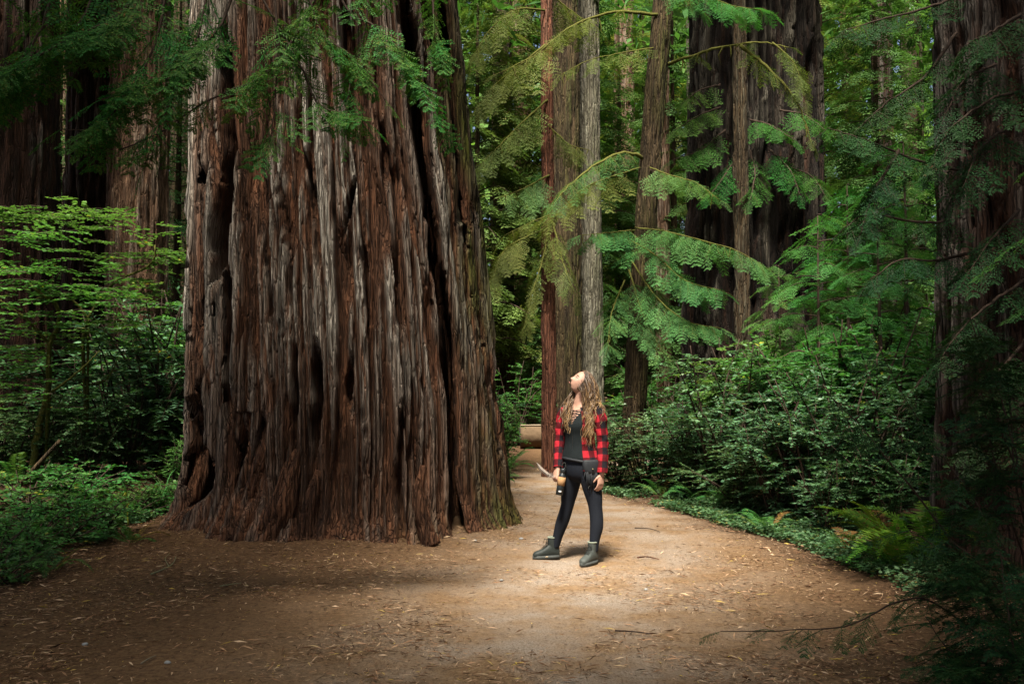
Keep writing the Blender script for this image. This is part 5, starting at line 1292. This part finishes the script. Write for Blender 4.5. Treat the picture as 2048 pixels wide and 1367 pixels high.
# belt of the hip bag, bag with fringe (a thing she wears on a strap)
bagt = thing('hip_bag', 'black leather fringed hip bag worn at the left hip', 'bag', W0)
cB = np.array([.040, -.160, .835]); nB = nrm(np.array([.25, -.97, 0])); lB = np.cross(UP, nB); lB = nrm(lB)
q = QB(); loft(q, [(cB+UP*.060, .060, .014, lB, nB), (cB+UP*.050, .074, .024, lB, nB), (cB, .076, .030, lB, nB), (cB-UP*.045, .066, .026, lB, nB), (cB-UP*.062, .045, .014, lB, nB)], 16, 24, None, .75)
q.obj('pouch', M['bag'], bagt, True)
q = QB(); loft(q, [(cB+UP*.066, .060, .016, lB, nB), (cB+UP*.056+nB*.003, .079, .028, lB, nB), (cB+UP*.0+nB*.004, .079, .031, lB, nB), (cB-UP*.038+nB*.005, .066, .027, lB, nB), (cB-UP*.052+nB*.005, .030, .022, lB, nB)], 12, 24, None, .75); q.obj('flap', M['bag'], bagt, True)
q = QB(); q.tube([cB+nB*.040-UP*.008, cB+nB*.042-UP*.016], [.006, .006], 8); q.obj('stud', M['metal'], bagt)
g_ = np.random.default_rng(6)
for k in range(22):
    t = (k+.5)/22*2-1; p = cB + lB*.066*t + nB*(.018+.010*g_.random()) - UP*.035; ln = g_.uniform(.12, .20)*(1-.25*abs(t))
    q = QB(); q.tube([p, p-UP*ln*.5+lB*g_.normal(0, .006), p-UP*ln+lB*g_.normal(0, .010)], [.0032, .003, .002], 4); q.obj('fringe', M['bag'], bagt)
q = QB(); th = np.linspace(0, 2*np.pi, 40); bz = .905+.012*np.sin(th)-.02*np.cos(th)
q.tube(np.stack([-.044+TL[0]*.172*np.cos(th)+TF[0]*.130*np.sin(th), TL[1]*.172*np.cos(th)+TF[1]*.130*np.sin(th), bz-.02], -1), .013, 7, None, False); q.obj('strap', M['bag'], bagt, True)
# bottle
bot = thing('water_bottle', 'black bottle with a tan sleeve hanging by the right thigh', 'bottle', W0)
b0, b1 = np.array([-.236, -.055, .585]), np.array([-.196, -.045, .815]); bd = nrm(b1-b0); bL = nrm(np.cross(bd, [0, 1., 0])); bF = np.cross(bd, bL); bh = float(np.linalg.norm(b1-b0))
def bl(q, pr): loft(q, [(b0+bd*t*bh, r, r, bL, bF) for t, r in pr], 0, 20)
q = QB(); bl(q, [(0, .026), (.015, .031), (.34, .032), (.36, .032), (.70, .032), (.76, .029), (.82, .022), (.85, .020)]); q.obj('bottle_body', M['bottle'], bot, True)
q = QB(); bl(q, [(.36, .0325), (.362, .0345), (.68, .0345), (.682, .0325)]); q.obj('sleeve', M['cork'], bot, True)
q = QB(); bl(q, [(.84, .023), (.845, .025), (.97, .025), (1.0, .022)]); q.obj('cap', M['bottle'], bot, True)
q = QB(); th = np.linspace(0, np.pi, 10); q.tube(b1+np.cos(th)[:, None]*bL*.018+np.sin(th)[:, None]*bd*.055, .004, 6); q.obj('carry_loop', M['lace'], bot, True)
q = QB(); pm = b0+bd*.13*bh-np.array([0, .0325, 0]); q.grid(np.array([[pm-bL*.012, pm+bL*.012], [pm-bL*.012+bd*.012, pm+bL*.012+bd*.012]])+np.array([0, -.001, 0]), None, False, False); q.obj('printed_mark', M['white'], bot)
# feather
fe = thing('feather', 'long curved grey-brown feather held in the right hand', 'feather', W0)
M['feather'] = mat_plain('feather_vane', (.20, .165, .14), .8, .2, .4, 70, .3, .002); M['down'] = mat_plain('feather_down', (.36, .32, .29), .9, .1)
fp = spline([[-.268, -.035, .742], [-.325, -.05, .762], [-.385, -.05, .805], [-.432, -.04, .868]], 26)
q = QB(); q.tube(fp, np.linspace(.0035, .001, 26), 6); q.obj('quill', M['down'], fe, True)
q = QB(); d = nrm(np.gradient(fp, axis=0)); sdv = np.cross(d, [0, 1., 0]); wv = .017*np.sin(np.pi*np.clip(np.linspace(-.35, 1.0, 26), 0, 1))**.6
i0 = 7
for s in (-1, 1): q.grid(np.stack([fp[i0:]+[0, -.001*s, 0], fp[i0:]+sdv[i0:]*wv[i0:, None]*s*.5+np.array([0, .004, 0]), fp[i0:]+sdv[i0:]*wv[i0:, None]*s-d[i0:]*.008+np.array([0, .009, 0])], 1), None, False, False)
q.obj('vane', M['feather'], fe, True)
q = QB(); g_ = np.random.default_rng(2)
for k in range(40):
    i = int(g_.integers(2, 11)); v = nrm(sdv[i]*g_.choice([-1, 1])+d[i]*.4+g_.normal(0, .3, 3)); q.tube([fp[i], fp[i]+v*.012, fp[i]+v*.022+g_.normal(0, .004, 3)], [.0012, .001, .0006], 3, cap=False)
q.obj('down', M['down'], fe)['kind'] = 'stuff'

# ------------------------------------------------------------------ fallen log, sticks, stones, roots
def mat_cut():
    m, nt, out = nodes('cut_wood'); n = noise(nt, 12, 6, .6, (.15, 1, 1)); c = ramp(nt, n, [(.3, (.15, .11, .07)), (.55, (.28, .22, .155)), (.75, (.36, .30, .22))]); principled(nt, out, c, .85, .2, bump(nt, n, .5, .02)); return m
M['cut'] = mat_cut(); M['log_bark'] = mat_plain('log_side', (.09, .06, .035), .9, .15, .4, 9, .6, .03); M['log_end'] = mat_plain('weathered_log_end', (.035, .04, .038), .85, .2, .4, 8, .5, .03)
lg0 = at(1050, 893, 26.0); lg0[2] = float(gz(lg0[0], 26.0)); lgt = thing('log', 'pale sawn log lying beside the path far behind the slender trunk', 'log', lg0)
hgt = at(1050, 845, 26.0)[2]-lg0[2]
q = QB(); xs = np.linspace(-.12, 3.2, 26); th = np.linspace(0, 2*np.pi, 28, endpoint=False); g_ = np.random.default_rng(4)
ry = hgt/2
V = np.array([[[x, .42*np.cos(t)*(1+.05*vnoise(x*2, t*2, 0, 3)), ry+min(ry*.80, ry*1.0*np.sin(t)*(1+.04*vnoise(x*3, t*3, 0, 9)))] for t in th] for x in xs])
q.grid(V); q.obj('log_body', M['log_bark'], lgt, True)
q = QB(); q.grid(np.array([[[x, y, ry*1.815+.012*vnoise(x*3, y*9, 0, 2)] for y in np.linspace(-.30, .30, 7)] for x in np.linspace(-.11, 3.18, 30)]), None, False, False); q.obj('sawn_top', M['cut'], lgt, True)
q = QB(); q.grid(np.array([[[-.125-.03*(1-k/4), .42*k/4*np.cos(t), ry+ry*k/4*min(.8, np.sin(t))] for t in th] for k in range(1, 5)])); q.obj('log_end', M['log_end'], lgt)
def stick(pts, r, label, mat, name='fallen_twig', side=()):
    b = np.array(pts[0]); q = QB(); q.tube(spline(pts, 14)-b, np.linspace(r, r*.5, 14), 6)
    for s in side: q.tube(spline(s, 6)-b, np.linspace(r*.6, r*.25, 6), 5)
    o = q.obj(name, mat, None, True); o.location = b; tag(o, label, 'twig'); return o
def G(px, py, up=.012): p = grd(px, py); return np.array([p[0], p[1], float(gz(p[0], p[1]))+up+.01])
M['lichen'] = mat_plain('lichen_twig', (.17, .17, .10), .9, .1, .4, 40, .5, .01)
stick([G(302, 1152), G(325, 1143), G(345, 1132), G(352, 1122, .03)], .007, 'pale lichen-covered twig lying below the left bank', M['lichen'], side=[[G(338, 1137), G(330, 1126, .03), G(340, 1118, .04)]])
stick([G(440, 1178), G(460, 1174), G(482, 1171)], .005, 'short pale straw-coloured chip in front of the giant redwood', M['lichen'])
stick([G(282, 1336), G(300, 1325), G(312, 1320)], .005, 'thin pale stick on the dark ground at lower left', M['twig_pale'])
stick([G(1270, 1066), G(1300, 1070), G(1320, 1075)], .006, 'dark stick lying across the path right of the woman', M['twig'])
stick([G(1230, 1268), G(1270, 1270), G(1300, 1274)], .006, 'thin dark stick at the front edge of the lit path', M['twig'])
stick([G(1275, 1118), G(1295, 1117), G(1318, 1122)], .008, 'reddish bark piece on the path right of the front boot', M['bark_red'], 'bark_piece')
stick([G(1076, 1116), G(1092, 1118), G(1104, 1116)], .010, 'bark scrap lying on the path just below the leftmost boot', M['cut'], 'bark_piece')
# black root chunk and broken roots at the giant's left foot
def lump(name, c, ax, bx, cx_, mat, label, cat, seed):
    th = np.linspace(0, 2*np.pi, 16, endpoint=False); el = np.linspace(-np.pi/2, np.pi/2, 11); g = np.random.default_rng(seed)
    V = np.array([[(np.cos(e)*np.cos(t)*np.array(ax)+np.cos(e)*np.sin(t)*np.array(bx)+np.sin(e)*np.array(cx_))*(.75+.5*vnoise(2+np.cos(t)*1.7, 2+np.sin(t)*1.7, e*1.7+5, seed)) for t in th] for e in el])
    q = QB(); q.grid(V); o = q.obj(name, mat, None, True); o.location = [float(v) for v in c]; tag(o, label, cat); return o
c = G(427, 1028); lump('charred_wood_chunk', c+[0, 0, .10], (.07, .03, -.05), (.02, .06, 0), (.06, 0, .13), M['bark_burnt'], 'black charred wood chunk leaning at the giant redwood\'s left foot', 'wood', 5)
for k, (px, py, r, lb) in enumerate(((1042, 1082, .03, 'larger pale stone near the giant redwood\'s right foot'), (950, 1086, .022, 'small pale stone left of the boots, by the trunk'), (170, 1290, .022, 'small blue-grey pebble at lower left'), (335, 1330, .022, 'pale blue pebble on the dark ground at lower left'), (1003, 1163, .016, 'tiny grey pebble on the lit path left of centre'), (1292, 1178, .018, 'tiny white pebble on the lit path at right'))):
    c = G(px, py, 0); lump('stone', c, (r*.8, 0, 0), (0, r*.6, 0), (0, 0, r*.45), mat_plain('stone%d' % k, (.24, .245, .24), .8, .2), lb, 'stone', 30+k)
